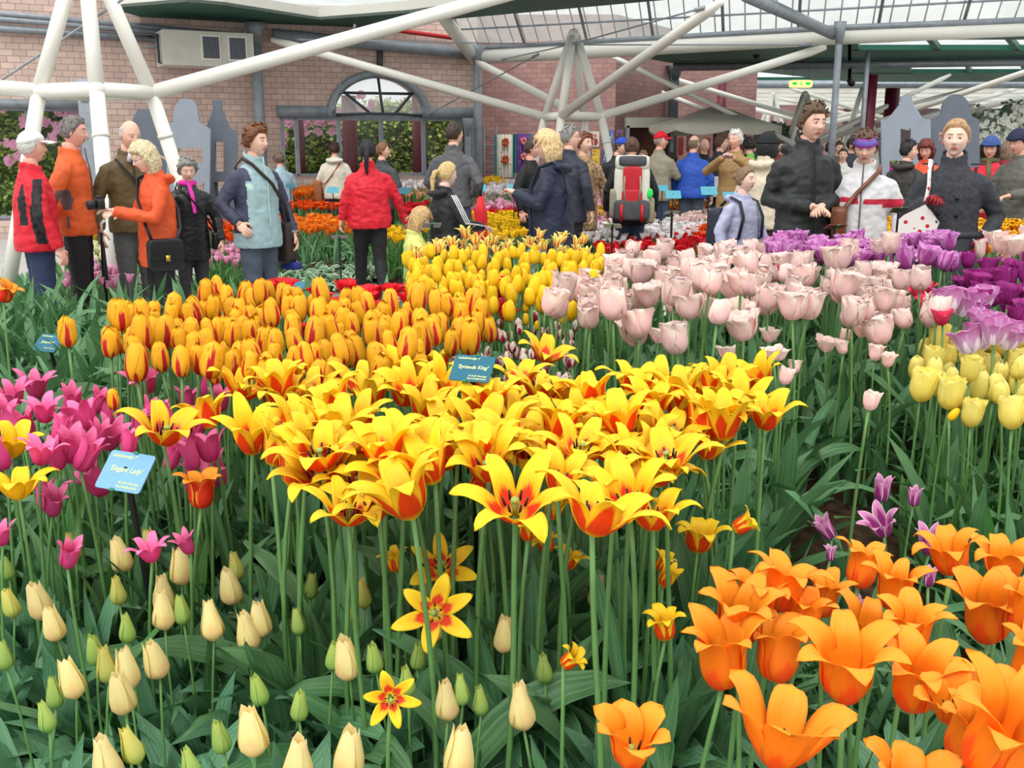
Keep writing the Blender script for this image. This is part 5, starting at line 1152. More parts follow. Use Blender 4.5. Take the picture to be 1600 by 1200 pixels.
sign(457,450,4.1,.10,20,48,s2l(38,116,136),'teal2','teal plant label above the striped yellow tulips',text=[('Darwin T',.085,-.42,.34,'l'),("'La Courtine'",.13,0,-.02,'c'),('W.A.M. Pennings',.066,.42,-.32,'r')])
for px,py,d,w,yaw,tl,c,k,lb in [(690,416,4.4,.095,-12,66,s2l(124,124,112),'greyback','grey backed plant label tipped over the striped tulips'),(675,352,5.6,.10,-12,66,s2l(120,122,106),'greyback','grey backed plant label in front of the girl in black'),
 (856,378,4.8,.10,-10,66,s2l(168,150,70),'gold','gold backed plant label over the yellow bed'),(817,352,5.6,.10,10,66,s2l(168,150,70),'gold','gold backed plant label'),(957,353,6.3,.11,12,68,s2l(168,150,80),'gold','gold backed plant label below the backpack'),
 (530,370,7.0,.11,-12,70,s2l(132,76,72),'redback','dark red backed plant label beside the red jacket'),(1050,332,6.2,.09,-8,72,s2l(140,92,84),'redback2','brown red backed plant label before the orange bed'),(1143,415,3.7,.10,-8,74,s2l(118,122,104),'greyback','grey backed plant label standing in the blush tulips'),
 (1248,383,4.6,.10,-10,70,s2l(196,136,148),'pinkback','pink backed plant label in the purple bed'),(1305,354,4.6,.09,-8,70,s2l(170,60,60),'redback3','red backed plant label below the brown bag'),(1405,328,5.2,.08,0,60,s2l(110,100,98),'greyback2','dark grey plant label beside the white jacket')]:
    if px==817: continue
    sign(px,py,d,w,yaw,tl,c,k,lb,back=True)
for px,py,d,w,lb in [(1052,304,9.5,.14,'bright blue plant label before the trolley, nearer of the pair'),(1108,298,9.6,.15,'pale blue plant label under pink blossoms behind the lilac jacket girl'),(1035,294,13,.14,'small blue plant label behind the hiker'),(918,295,13,.16,'blue plant label between navy coat and hiker'),(803,293,13,.15,'blue plant label over the white tulips'),
  (750,294,13,.16,'blue plant label beside the grey jacket man'),(520,297,14,.16,'blue plant label before the white jacket woman'),(632,298,12.5,.15,'dark teal plant label by the red sleeve'),(1430,316,9,.12,'light blue plant label between white jacket and dark coat'),(453,290,15,.12,'small teal plant label before the window'),(1140,305,12,.15,'teal plant label behind the lilac jacket girl')]:
    sign(px,py,d,w,0,48,s2l(70,152,170) if px not in(632,453) else s2l(20,96,110),'blue%d'%(px in(632,453)),lb)
# ---------------------------------------------------------------- people
def evalmesh(mb,voxel,smooth=6,mt=None):
    me=mb.mesh('t',[]); o=obj('tmp',me)
    r=o.modifiers.new('r','REMESH'); r.mode='VOXEL'; r.voxel_size=voxel; r.use_smooth_shade=True
    s=o.modifiers.new('s','SMOOTH'); s.iterations=smooth; s.factor=.5
    bpy.context.view_layer.update(); dg=bpy.context.evaluated_depsgraph_get(); out=bpy.data.meshes.new_from_object(o.evaluated_get(dg))
    bpy.data.objects.remove(o); bpy.data.meshes.remove(me); return out
def wrinkle(me,amp,sc,seed):
    no=[v.normal.copy() for v in me.vertices]
    for v,n in zip(me.vertices,no):
        c=v.co; q=Vector((c.x*sc+seed,c.y*sc,c.z*sc*1.5)); k=noise.noise(q)+.5*noise.noise(q*2.3)
        k=(1-abs(k)*2.2)*.7
        v.co=c+n*(k*amp-.3*amp)
def E2(x,s): return math.exp(-(x/s)**2)
def headpt(dx,dy,dz,feat=True,fem=0):
    x,y,z=.076*dx,.096*dy,.118*dz
    if dz<0:
        x*=1-.34*(-dz)**1.4; 
        if dy>0: y*=1-.42*(-dz)
        else: y*=1+.02*(-dz)
    if dy<0: y*=1-.07*(1-abs(dz))
    if feat and dy<-.2:
        f=min(1,(-dy-.2)*2.5); ax=abs(x); o=0
        t=(.028-z)/.05; nz_=0
        if 0<t<1: nz_=.005+.019*t**1.3
        elif 1<=t<1.28: nz_=.024*(1-(t-1)/.28)
        o+=nz_*E2(x,.0095+.004*max(0,min(1,t)))
        o-=.009*E2(ax-.031,.017)*E2(z-.012,.013)
        o+=.005*E2(ax-.03,.024)*E2(z-.035,.009)
        o+=.005*E2(ax-.042,.02)*E2(z+.018,.02)
        o+=.0055*E2(x,.022)*(E2(z+.050,.0045)+E2(z+.061,.0055))-.003*E2(x,.03)*E2(z+.0555,.002)
        o+=.010*E2(x,.022)*E2(z+.098,.017)-.004*E2(x,.03)*E2(z+.077,.008)
        y-=o*f
    return Vector((x,y,z))
def sph(nu,nv,fn):
    vs=[];fs=[];D=[]
    for j in range(nv+1):
        b=-PI/2+PI*j/nv
        for i in range(nu):
            a=2*PI*i/nu
            # denser in front
            a=a-.35*math.sin(a); d=(math.sin(a)*math.cos(b),-math.cos(a)*math.cos(b),math.sin(b)); vs.append(fn(*d)); D.append(d)
    for j in range(nv):
        for i in range(nu): fs.append((j*nu+i,j*nu+(i+1)%nu,(j+1)*nu+(i+1)%nu,(j+1)*nu+i))
    return vs,fs,D
def hairmask(st,dx,dy,dz):
    "signed: >0 where there is hair"
    side=abs(dx)
    if st=='bald': return min(.50-dz+.25*max(0,dy)*0, dz+.35+.3*max(0,dy), dy+.22)
    if st=='headonly': return -1
    if st in('short','crop','curly'):
        line=-.5 if dy>.25 else (-.5+(.25-dy)/.5*.55 if dy>-.25 else .05+(-.25-dy)/.35*.52)
        line=min(line,.56 if dy<-.5 else 9); return dz-line
    if st in('bob','long'):
        line=-.95 if dy>-.15 else (-.95+(-.15-dy)/.4*1.4 if dy>-.55 else .45); line=min(line,.50); return dz-line
    if st in('pony','bun'):
        line=-.5 if dy>.2 else (-.5+(.2-dy)/.5*.65 if dy>-.3 else .15+(-.3-dy)/.4*.5); return dz-min(line,.60)
    return -1
def make_hair(st,mt,parent,seed,Mh,thick=None,name='hair',hatlo=None):
    T=thick or dict(bald=.005,short=.017,crop=.010,curly=.028,bob=.030,long=.026,pony=.014,bun=.013)[st]
    def fn(dx,dy,dz):
        p=headpt(dx,dy,dz,False); k=hairmask(st,dx,dy,dz); n=Vector((dx,dy,dz*.9)).normalized()
        e=noise.noise(Vector((dx*5+seed,dy*5,dz*1.8)))*.5+noise.noise(Vector((dx*16+seed,dy*16,dz*5)))*.35
        if st=='curly': e=noise.noise(Vector((dx*7+seed,dy*7,dz*7)))*.9
        t=T*(1+.55*e)*sstep(0,.14,k)
        if dz>.3: t*=1.15
        if hatlo and dz>hatlo-.06: t=min(t,.004)
        q=p+n*t if k>0 else p*.94
        if st in('bob','long') and k>0 and dz<0:
            q.z-=.045*(-dz)*(1 if st=='bob' else 1.3); q.x*=1+.34*(-dz); q.y=q.y*(1+.45*(-dz)) if dy>0 else q.y
        return q
    vs,fs,D=sph(44,30,fn); m=MB(); m.add([Mh@v for v in vs],fs)
    R=random.Random(seed)
    # locks that break up the outline
    if st not in('bald','headonly','bun','pony') and not hatlo:
        for k in range(46 if st!='curly' else 70):
            a=R.uniform(0,2*PI); b=R.uniform(-.2,1.35); d=(math.sin(a)*math.cos(b),-math.cos(a)*math.cos(b),math.sin(b))
            if hairmask(st,*d)<.08: continue
            p=fn(*d); n=Vector(d); dn=Vector((-d[0]*d[2]*.2,-d[1]*d[2]*.2,-.8))+Vector((R.uniform(-.5,.5),R.uniform(-.5,.5),0)) if st!='short' else (Vector((R.uniform(-1,1),R.uniform(-1.2,.2),R.uniform(-.5,.6)))-n*.0)
            if st=='short': dn=dn-n*dn.dot(n)+n*.12
            l={'short':.034,'crop':.014,'curly':.012,'bob':.06,'long':.07,'pony':.035,'bun':.03}[st]
            if st=='curly': m.ell(Mh@(p+n*.004),(.013,.013,.013),nu=7,nv=5); continue
            q=p+dn.normalized()*l+n*.003; m.tube([Mh@(p-n*.003),Mh@(p+(q-p)*.5+n*.006),Mh@q],[.009,.008,.002] if st!='short' else [.006,.007,.002],5)
    if 1:
        if st=='pony':
            pts=[Vector((0,.10,.03)),Vector((0,.15,.01)),Vector((.01,.165,-.06)),Vector((.015,.15,-.17)),Vector((.01,.14,-.24))]; m.tube([Mh@p for p in pts],[.018,.026,.028,.02,.006],9); m.ell(Mh@pts[0],(.02,.02,.02))
        if st=='bun': m.ell(Mh@Vector((0,.115,.03)),(.034,.03,.034)); 
    return m.obj(name,mt,parent)
def make_head(m,Mh,fem=0,slots=(0,1,2,3,4)):
    vs,fs,D=sph(64,48,lambda a,b,c:headpt(a,b,c,True,fem))
    mi=[]
    for f in fs:
        c=sum((vs[i] for i in f),Vector())/4; k=slots[0]
        if c.y<-.06 and abs(c.x)<.021-.5*abs(c.z+.0555) and -.0635<c.z<-.0475: k=slots[1]
        elif c.y<-.05 and .011<abs(c.x)<.047 and .031<c.z-.0*abs(c.x)<.040-.12*max(0,abs(c.x)-.03): k=slots[4]
        mi.append(k)
    m.add([Mh@v for v in vs],fs,mi)
    R3=Mh.to_3x3()
    for s in(-1,1):
        m.ell(Mh@Vector((s*.031,-.0765,.012)),(.0125,.010,.0062),slots[2],R3,10,7); m.ell(Mh@Vector((s*.031,-.0835,.0118)),(.0056,.005,.0056),slots[3],R3,8,6)
        m.tube([Mh@Vector((s*.019,-.080,.0165)),Mh@Vector((s*.031,-.0855,.0195)),Mh@Vector((s*.044,-.078,.0155))],[.002,.0034,.002],5,slots[0])
        m.ell(Mh@Vector((s*.0765,.008,-.002)),(.008,.018,.030),slots[0],R3@Matrix.Rotation(s*.3,3,'Z'),10,7)
def make_hand(m,E,Wp,side,curl=.5,mi=0,toward=None):
    "palm with four fingers and a thumb, from wrist Wp pointing away from elbow E"
    d=(Wp-E).normalized(); ref=toward if toward is not None else Vector((0,0,-1)); ref=ref-d*ref.dot(d)
    if ref.length<.05: ref=Vector((1,0,0))-d*d.x
    n=ref.normalized(); a=d.cross(n)*side          # n: palm side, a: across, towards the thumb
    c=Wp+d*.045
    R3=Matrix((a,n,d)).transposed(); m.ell(c,(.040,.016,.052),mi,R3,12,8); m.tube([Wp-d*.03,Wp+d*.015],[.025,.026],10,mi)
    for k,(o,L) in enumerate(((.028,.068),(.010,.078),(-.009,.073),(-.027,.058))):
        p0=c+d*.035+a*o; th=curl*(.7+.1*k); pts=[p0]; dd=d
        for q in (L*.45,L*.32,L*.28):
            ang=th; dd=(dd*math.cos(ang)+n*math.sin(ang)).normalized(); pts.append(pts[-1]+dd*q); n_=n
            n=(n-dd*n.dot(dd)).normalized()
        n=(ref-d*ref.dot(d)).normalized(); m.tube(pts,[.0095,.009,.0082,.0058],7,mi)
    t0=c-d*.015+a*.032; m.tube([t0,t0+(a*.75+d*.6+n*.25)*.035,t0+(a*.55+d*1.1+n*.6)*.052],[.012,.0105,.007],7,mi)
ARM=dict(down=((.275,.03,1.14),(.285,-.04,.89)),hold=((.255,.05,1.13),(.06,-.20,1.0)),phone=((.27,-.06,1.15),(.07,-.32,1.24)),up=((.33,-.16,1.24),(.07,-.34,1.42)),back=((.30,.10,1.15),(.10,.17,1.0)),
  pocket=((.29,.09,1.14),(.24,-.05,.99)),strap=((.31,.0,1.17),(.14,-.20,1.22)),out=((.36,.0,1.17),(.46,-.08,.97)),fwd=((.26,-.08,1.14),(.20,-.34,1.10)),low=((.28,.0,1.13),(.30,-.10,.87)),bag=((.29,-.02,1.14),(.13,-.20,.98)),high=((.25,.04,1.12),(.035,-.21,1.09)),glove=((.27,.02,1.13),(.11,-.20,1.24)))
NP=[0]
def person(px,yt,d,rot,label,jacket,pants,hair='short',hcol=(90,64,44),skin='skin',arms=('down','down'),hem=.80,girth=1.0,hyaw=0,hpitch=0,legs='stand',hat=None,paint=None,jmats=None,group=None,scarf=None,fine=True,shoe=(40,38,38),
           collar=1.0,hood=False,moustache=None,glasses=False,lean=0,zbase=None,curl=.5,wr=.008,gloves=None,thickhair=None,fem=0,height=None,x=None):
    NP[0]+=1; seed=NP[0]*3.7
    P=at_y(px,yt,d); zb=zbase if zbase is not None else 0.0
    hgt=(P.z-zb) if height is None else height; k=hgt/1.755
    t=thing('person',label,'person',((xat(px,d,P.z) if x is None else x),d,zb),math.radians(rot)-math.atan2((px-800)/F,1),group); t.scale=(k,k,k)
    lx=math.tan(math.radians(lean))
    def sh(v): # forward lean above the hips
        v=Vector(v); 
        if v.z>.95: v.y-=(v.z-.95)*lx
        return v
    g=girth; vox=.013 if fine else .02
    hm=mat('hair_%d_%d_%d'%hcol,s2l(*hcol),.6,.35,60)
    AP=[]
    for s,a in ((1,arms[0]),(-1,arms[1])):
        q=ARM[a] if isinstance(a,str) else a
        AP.append((s,sh((s*.160*g**.35,0,1.372)),sh((q[0][0]*s,q[0][1],q[0][2])),sh((q[1][0]*s,q[1][1],q[1][2]))))
    LG={'stand':(((.09,0,.49),(.095,.02,.07)),((.09,-.01,.49),(.10,.0,.07))),'walk':(((.09,-.13,.50),(.10,-.22,.09)),((.09,.06,.48),(.10,.26,.12))),'bent':(((.09,-.05,.49),(.10,.02,.07)),((.09,-.02,.49),(.12,.03,.07))),
        'kneel':(((.10,-.30,.52),(.11,-.24,.08)),((.10,-.05,.10),(.10,.36,.06)))}[legs]
    hipz=.92 if legs!='kneel' else .55
    # body -----
    m=MB(); m.loft([(0,-max(0,z-.95)*lx+.0,z+(hipz-.92 if z<2 else 0),rx,ry) for z,rx,ry in ((.84,.13,.095),(.92,.155,.11),(1.08,.13,.092),(1.25,.14,.09),(1.35,.135,.085),(1.42,.085,.065),(1.48,.058,.058),(1.56,.054,.056))],20)
    for s,Sh,E,Wp in AP:
        m.tube([Sh+Vector((-s*.03,0,hipz-.92-.02)),(Sh+E)/2+Vector((0,0,hipz-.92)),E+Vector((0,0,hipz-.92)),(E+Wp)/2+Vector((0,0,hipz-.92)),Wp+Vector((0,0,hipz-.92))],[.038,.038,.034,.032,.025],10)
    for s,(K,A) in zip((1,-1),LG):
        K=Vector((K[0]*s,K[1],K[2])); A=Vector((A[0]*s,A[1],A[2])); Hp=Vector((s*.085,0,hipz-.03)); m.tube([Hp,Hp.lerp(K,.5),K,K.lerp(A,.4),A],[.078,.068,.05,.046,.034],12); m.ell(A+Vector((0,-.05,-.035)),(.035,.10,.03))
    body=evalmesh(m,.016,4)
    dz=Vector((0,0,hipz-.92))
    Mh=Matrix.Translation(sh((0,-.012,1.512))+dz)@Matrix.Rotation(math.radians(hyaw),4,'Z')@Matrix.Rotation(math.radians(hpitch),4,'X')@Matrix.Translation((0,-.012,.125))
    bm_=MB(); bm_.add([v.co for v in body.vertices],[tuple(p.vertices) for p in body.polygons],0)
    make_head(bm_,Mh,fem)
    for s,Sh,E,Wp in AP: make_hand(bm_,E+dz,Wp+dz,-s,curl,5 if gloves else 0,toward=Vector((-s*.6,.25,-.5)) if (Wp.z<1.05) else Vector((0,-.4,-.6)))
    skm=M[skin]; bo=bm_.obj('body',[skm,M['lip'],M['eye'],M['iris'],hm,gloves or skm],t)
    bpy.data.meshes.remove(body)
    # hair and hat -----
    if hair!='headonly': make_hair(hair,hm,t,seed,Mh,thickhair,hatlo={'cap':.30,'beanie':.22}[hat[0]] if hat and hat[0]!='band' else None)
    if moustache: mm=MB(); mm.tube([Mh@Vector((-.028,-.094,-.048)),Mh@Vector((0,-.107,-.036)),Mh@Vector((.028,-.094,-.048))],[.003,.007,.003],6); mm.obj('moustache',mat('moustache',s2l(*moustache),.8,.3,60),t)
    if glasses:
        mm=MB()
        for s in(-1,1):
            mm.tube([Mh@Vector((s*.033+.019*math.cos(a),-.098,.01+.014*math.sin(a))) for a in [i*PI/6 for i in range(13)]],.0016,5); mm.tube([Mh@Vector((s*.05,-.096,.012)),Mh@Vector((s*.077,.0,.008))],.0015,4)
        mm.obj('glasses',M['dark_steel'],t)
    if hat:
        kind,c=hat[:2]; hmt=mat('hat_%d_%d_%d'%c,s2l(*c),.8,.1,30)
        lo={'cap':.30,'beanie':.22,'band':.06}[kind]; hi=9 if kind!='band' else .70
        def hf(dx,dy,dz_):
            p=headpt(dx,dy,dz_,False); line=lo+(.12 if dy<-.3 else 0)-(.10 if dy>.4 else 0); q=min(dz_-line,hi-dz_)
            T={'cap':.020,'beanie':.030,'band':.020}[kind]; return p+Vector((dx,dy,dz_)).normalized()*T*sstep(0,.05,q)*(1+.05*noise.noise(Vector((dx*6,dy*6,dz_*6)))) if q>0 else p*.92
        vs,fs,D=sph(36,34,hf); mi=[0]*len(fs)
        if kind=='band':
            for i,f in enumerate(fs):
                zc=sum(D[j][2] for j in f)/4; mi[i]=1 if zc<.30 or zc>.60 else (2 if .42<zc<.50 else 0)
        mm=MB(); mm.add([Mh@v for v in vs],fs,mi)
        if kind=='beanie':
            mm.tube([Mh@(headpt(math.sin(a)*.96,-math.cos(a)*.96,lo+.06,False)*1.0+Vector((math.sin(a),-math.cos(a),0))*.026+Vector((0,0,.03 if math.cos(a)>.3 else 0))) for a in [i*PI/12 for i in range(25)]],.013,6)
        ho=mm.obj('headband' if kind=='band' else kind,[hmt,mat('band_pink',s2l(214,60,190),.8),mat('band_blue',s2l(110,110,190),.8)],t)
        if kind=='cap':
            b=MB(); vs=[];n=12
            for r_,zo in ((.068,.042),(.11,.040),(.150,.028)):
                for i in range(n+1):
                    a=-.95+1.9*i/n; w=math.cos(a)
                    vs.append(Mh@Vector((math.sin(a)*.078*(1 if r_<.1 else 1),-r_*w-.012-.02*(r_>.1),zo+.012-.012*abs(a)**2)))
            N=n+1; fs=[(j*N+i,j*N+i+1,(j+1)*N+i+1,(j+1)*N+i) for j in range(2) for i in range(n)]
            top=len(vs); vs+=[v+Vector((0,0,-.006)) for v in vs]; fs+=[tuple(q+top for q in f[::-1]) for f in fs]
            fs+=[(2*N+i,2*N+i+1,2*N+i+1+top,2*N+i+top) for i in range(n)]
            b.add(vs,fs); b.obj('brim',hmt,ho)
    # trousers -----
    m=MB(); m.loft([(0,0,z+dz.z,rx*g**.5,ry*g**.5) for z,rx,ry in ((.83,.15,.115),(.92,.175,.13),(1.02,.165,.122),(1.06,.15,.115))],18)
    for s,(K,A) in zip((1,-1),LG):
        K=Vector((K[0]*s,K[1],K[2])); A=Vector((A[0]*s,A[1],A[2])); Hp=Vector((s*.085,0,hipz-.03)); m.tube([Hp,Hp.lerp(K,.5),K,K.lerp(A,.5),A+Vector((0,.0,-.01))],[.098*g**.3,.088*g**.3,.073,.066,.064],12)
    pm=evalmesh(m,vox*1.1,5); wrinkle(pm,.007,9,seed)
    pm.materials.clear(); pm.materials.append(pants); pm.name='trousers'; obj('trousers',pm,t)
    # shoes -----
    for s,(K,A) in zip((1,-1),LG):
        A=Vector((A[0]*s,A[1],A[2])); m=MB(); m.ell(A+Vector((0,-.065,-.035)),(.046,.135,.034)); m.ell(A+Vector((0,.0,-.005)),(.044,.05,.055)); m.box(A+Vector((0,-.06,-.06)),(.085,.25,.018)); m.obj('shoe',mat('shoe_%d_%d_%d'%shoe,s2l(*shoe),.6),t)
    # jacket -----
    m=MB(); f=g; rings=[(0,0,hem,.185*f,.145*f),(0,0,min(hem+.08,.93),.188*f,.146*f),(0,0,.98,.180*f,.138*f),(0,-.0,1.12,.170*f,.130*f),(0,0,1.26,.182*f**.8,.132*f**.8),(0,0,1.35,.178,.122),(0,0,1.405,.145,.105),(0,.005,1.45,.098,.088),(0,.005,1.485,.076,.074)]
    rings=[(a,sh((0,b,z)).y,z+dz.z,c,e) for a,b,z,c,e in rings]
    if hem>.93: rings.pop(1)
    m.loft(rings,24,e=.9)
    for s,Sh,E,Wp in AP:
        Sh=Sh+dz;E=E+dz;W2_=Wp+dz; m.tube([Sh-Vector((s*.05,0,-.004)),Sh.lerp(E,.14),(Sh+E)/2,E,(E+W2_)/2,W2_-(W2_-E).normalized()*.005],[.058,.068,.066,.060,.054,.046],12)
    if collar:
        for q in range(14):
            a=q*2*PI/14; c_=sh((.066*math.sin(a),-.064*math.cos(a)+.004,1.468))+dz; m.tube([c_,c_+Vector((.010*math.sin(a),-.010*math.cos(a),.048*collar*(1-.35*math.cos(a))))],[.019,.012],6)
    if hood:
        for q in range(9):
            a=PI*(.12+.76*q/8); c_=sh((.125*math.cos(a),.045+.085*math.sin(a),1.475-.03*math.sin(a)))+dz; m.ell(c_,(.045,.045,.036))
    jm=evalmesh(m,vox,5); wrinkle(jm,wr,8.5,seed+3)
    # skirts are open below in life; the closed hem is hidden by the trousers
    mts=jmats or [jacket]; jm.materials.clear()
    for q in mts: jm.materials.append(q)
    jm.name='jacket'
    if paint:
        for p in jm.polygons: c=p.center; p.material_index=paint(c.x,c.y,c.z-dz.z)
    jo=obj('jacket',jm,t)
    if scarf: mm=MB(); 
    if scarf:
        for q in range(12):
            a=q*2*PI/12; c_=sh((.070*math.sin(a),-.066*math.cos(a),1.50))+dz; mm.ell(c_,(.034,.034,.034),nu=8,nv=6)
        mm.tube([sh((.0,-.09,1.48))+dz,sh((.02,-.135,1.36))+dz,sh((.03,-.155,1.18))+dz],[.03,.032,.026],8,sq=.5); sm_=evalmesh(mm,.012,3); sm_.materials.clear(); sm_.materials.append(scarf); obj('scarf',sm_,t)
    return t,Mh,AP
def zipper(t,mt,hem,z1=1.46,lean=0,y=-.134,g=1.0,n='zip'):
    m=MB(); m.tube([(0,y*g-.014,hem+.03),(0,y*g-.016,1.0),(0,y*g-.006,1.15),(0,y*g**.8-.008,1.28),(0,y*.96-.004,1.37),(0,-.118,1.44),(0,-.112,z1+.05)],.0055,5); m.obj(n,mt,t)
def item(t,name,label,cat,group=None):
    r=thing(name,label,cat,t.location.copy(),t.rotation_euler.z,group); r.scale=t.scale; return r
def place_items_pivot(r,c):
    "move the thing's origin to local point c, keeping its parts where they are"
    Mx=Matrix.LocRotScale(r.location,r.rotation_euler,r.scale); r.location=Mx@Vector(c)
    for ch in r.children: ch.location=ch.location-Vector(c)
def strap(r,pts,mt,w=.016,nm='strap'):
    m=MB(); m.tube(pts,w,8,sq=.35); m.obj(nm,mt,r)
def shoulder_bag(t,label,side,mt,size=(.30,.12,.26),z=.86,x=.27,y=-.02,buckle=True,name='shoulder_bag',cross=True,g=1.0,sm=None):
    """side: which hip the bag hangs at; the strap runs over the other shoulder"""
    r=item(t,name,label,'bag'); s=side; m=MB(); m.rbox((s*x,y,z),(size[1],size[0],size[2])); m.obj('bag_body',mt,r)
    m=MB(); m.rbox((s*(x+size[1]*.42),y,z+size[2]*.18),(size[1]*.3,size[0]*.96,size[2]*.62)); m.obj('flap',mt,r)
    if buckle: m=MB(); m.box((s*(x+size[1]*.60),y,z-size[2]*.10),(.012,.035,.05)); m.obj('buckle',mat('brass',s2l(200,160,70),.35,.05,5,.8),r)
    o=-s*.11 if cross else s*.14
    strap(r,[(s*x,y-size[0]*.35,z+size[2]*.45),(s*.16*g,-.165*g,1.12),(s*.03 if cross else s*.13,-.165,1.30),(o,-.10,1.455),(o,.02,1.50),(o,.11,1.43),(s*.05 if cross else s*.14,.165,1.2),(s*.18*g,.13*g,1.05),(s*x,y+size[0]*.35,z+size[2]*.45)],sm or mt)
    place_items_pivot(r,(s*x,y,z)); return r
def camera_item(t,c,label,mt=None,big=True,R=None):
    r=item(t,'camera',label,'camera'); k=1 if big else .6; m=MB(); m.rbox(c,(.13*k,.06*k,.085*k),R=R); m.rbox(Vector(c)+Vector((0,0,.048*k)),(.05*k,.05*k,.04*k),R=R); m.obj('camera_body',mt or M['black_rod'],r)
    m=MB(); c=Vector(c); m.tube([c+Vector((0,-.02*k,0)),c+Vector((0,-.10*k if big else -.04*k,-.01))],[.036*k,.038*k],14); m.obj('lens',mt or M['black_rod'],r); place_items_pivot(r,c); return r
J=lambda n,c,r=.6:mat('cloth_'+n,s2l(*c),r,.10,14)
denim=J('denim',(58,72,100),.8); black=J('black',(24,24,28),.7); navyj=J('jeans_dark',(38,52,82),.8); greyt=J('grey_trousers',(82,86,84),.8); slate=J('slate',(70,80,96),.8)
leather=mat('black_leather',s2l(26,26,30),.35,.15,20); brownl=mat('brown_leather',s2l(112,62,36),.4,.2,14); dkbrown=mat('dark_brown_bag',s2l(52,40,36),.6,.15,14)
white_p=J('white_piping',(225,225,225)); 
# 1 the man in the white cap
redj=J('red',(206,24,44)); blk=J('trim_black',(22,20,26))
def p1(x,y,z):
    r=math.hypot(x,y)
    if abs(x)>.17 and z<1.40 and z>.9 and abs(y+.0-.03*math.sin(z*7))<.035: return 1
    if abs(x)>.12 and z>1.05 and z<1.36 and .085<y<.135: return 1
    return 0
t,Mh,AP=person(42,206,7.9,97,'man in white cap and red jacket with black stripes, blue jeans, beside the path',redj,navyj,'crop',(200,196,190),'skin_red',('down','low'),hem=.84,girth=1.22,hat=('cap',(226,226,222)),paint=p1,jmats=[redj,blk],wr=.012)
camera_item(t,(.30,-.12,.76),'small silver camera dangling from the hand of the man in the white cap',M['grey_steel'],False)
# 2 orange jacket, moustache
orj=J('orange',(214,92,36)); gry=J('grey_panel',(96,84,84))
def p2(x,y,z): return 1 if (abs(x)>.15 and 1.05<z<1.20 and abs(y-.02)<.05-.25*abs(z-1.12)) or (abs(x)>.15 and .90<z<1.0 and abs(y-.02)<.012) else 0
t,Mh,AP=person(104,181,8.5,76,'grey haired man with moustache in orange jacket and black trousers',orj,black,'crop',(112,108,104),'skin_red',('back','back'),hem=.84,girth=1.02,paint=p2,jmats=[orj,gry],moustache=(150,140,130),hpitch=8)
zipper(t,gry,.86)
# 3 bald, olive
olj=J('olive',(92,76,44)); shirt=J('shirt_pale',(206,206,220))
t,Mh,AP=person(196,187,8.9,14,'bald man in olive brown jacket and grey trousers looking down at a camera screen',olj,greyt,'bald',(190,186,180),'skin',('down','low'),hem=.84,girth=1.08,hpitch=16,hyaw=14,collar=1.1)
zipper(t,dkbrown,.86)
m=MB(); m.tube([(-.035,-.128,1.42),(-.01,-.122,1.5)],.018,6); m.tube([(.035,-.128,1.42),(.01,-.122,1.5)],.018,6); m.obj('shirt_collar',shirt,t)
r=item(t,'camera_strap','dark camera strap slung across the bald man in olive','strap'); strap(r,[(-.13,-.10,1.44),(-.08,-.16,1.36),(.02,-.168,1.25),(.12,-.165,1.12)],black,.018)
r=item(t,'walking_umbrella','furled umbrella with pale wrist loop held by the bald man','umbrella'); m=MB(); m.tube([(-.30,-.14,.86),(-.30,-.13,.5),(-.30,-.12,.22)],[.012,.026,.006],8); m.obj('canopy',black,r); m=MB(); m.tube([(-.30,-.14,.86),(-.30,-.15,.93),(-.27,-.16,.96)],.012,6); m.obj('handle',white_p,r)
# 4 blonde in orange
orj2=J('orange_deep',(216,84,36))
t,Mh,AP=person(236,222,8.1,-72,'blond woman in long orange hooded jacket holding up a black camera',orj2,black,'bob',(216,200,160),'skin_pale',(((.26,-.10,1.14),(.04,-.36,1.20)),((.27,-.08,1.14),(.02,-.34,1.18))),hem=.72,girth=1.12,hood=True,hpitch=20,glasses=True)
camera_item(t,(.0,-.46,1.26),'large black camera held by the blond woman in orange')
shoulder_bag(t,'black leather satchel with brass buckle at the hip of the blond woman in orange',1,leather,(.30,.10,.27),.84,.26,-.04)
m=MB(); m.tube([(0,-.34,1.16),(.06,-.30,1.16)],.03,8); 
# 5 grey hair, pink scarf
t,Mh,AP=person(290,248,9.4,10,'woman with grey curls, pink scarf and black leather coat',leather,J('charcoal',(52,52,54),.8),'curly',(140,138,134),'skin',('low','down'),hem=.68,girth=1.05,hpitch=14,scarf=J('pink_scarf',(226,60,170),.9))
shoulder_bag(t,'small dark shoulder bag on the woman with the pink scarf',1,leather,(.24,.08,.2),.88,.25,0,buckle=False)
# 6 brown hair, pale blue and navy
pbl=J('pale_blue',(150,178,184)); nvy=J('navy_panel',(58,62,84)); pgr=J('pale_green',(176,206,196))
def p6(x,y,z):
    if abs(x)>.165 and z>.9: return 1
    if abs(x)>.125 and z>1.32: return 1
    if abs(x)>.12 and 1.26<z<1.30: return 2
    return 0
t,Mh,AP=person(394,197,8.5,40,'woman with short auburn hair in pale blue jacket with dark sleeves, hand in pocket',pbl,slate,'short',(112,68,40),'skin',('strap' if 0 else 'low','pocket'),hem=.78,girth=1.12,hyaw=14,hpitch=4,paint=p6,jmats=[pbl,nvy,pgr],collar=1.5,thickhair=.026,fem=1)
zipper(t,pgr,.82,g=1.08)
shoulder_bag(t,'dark brown slouchy shoulder bag with a blue cloth, on the auburn woman',1,dkbrown,(.24,.13,.36),.80,.27,.0,buckle=False)
r=item(t,'blue_cloth','blue cloth tucked under the dark brown bag','cloth'); m=MB(); m.rbox((.29,-.06,.60),(.09,.20,.07)); m.obj('cloth',J('royal_cloth',(34,44,120)),r)
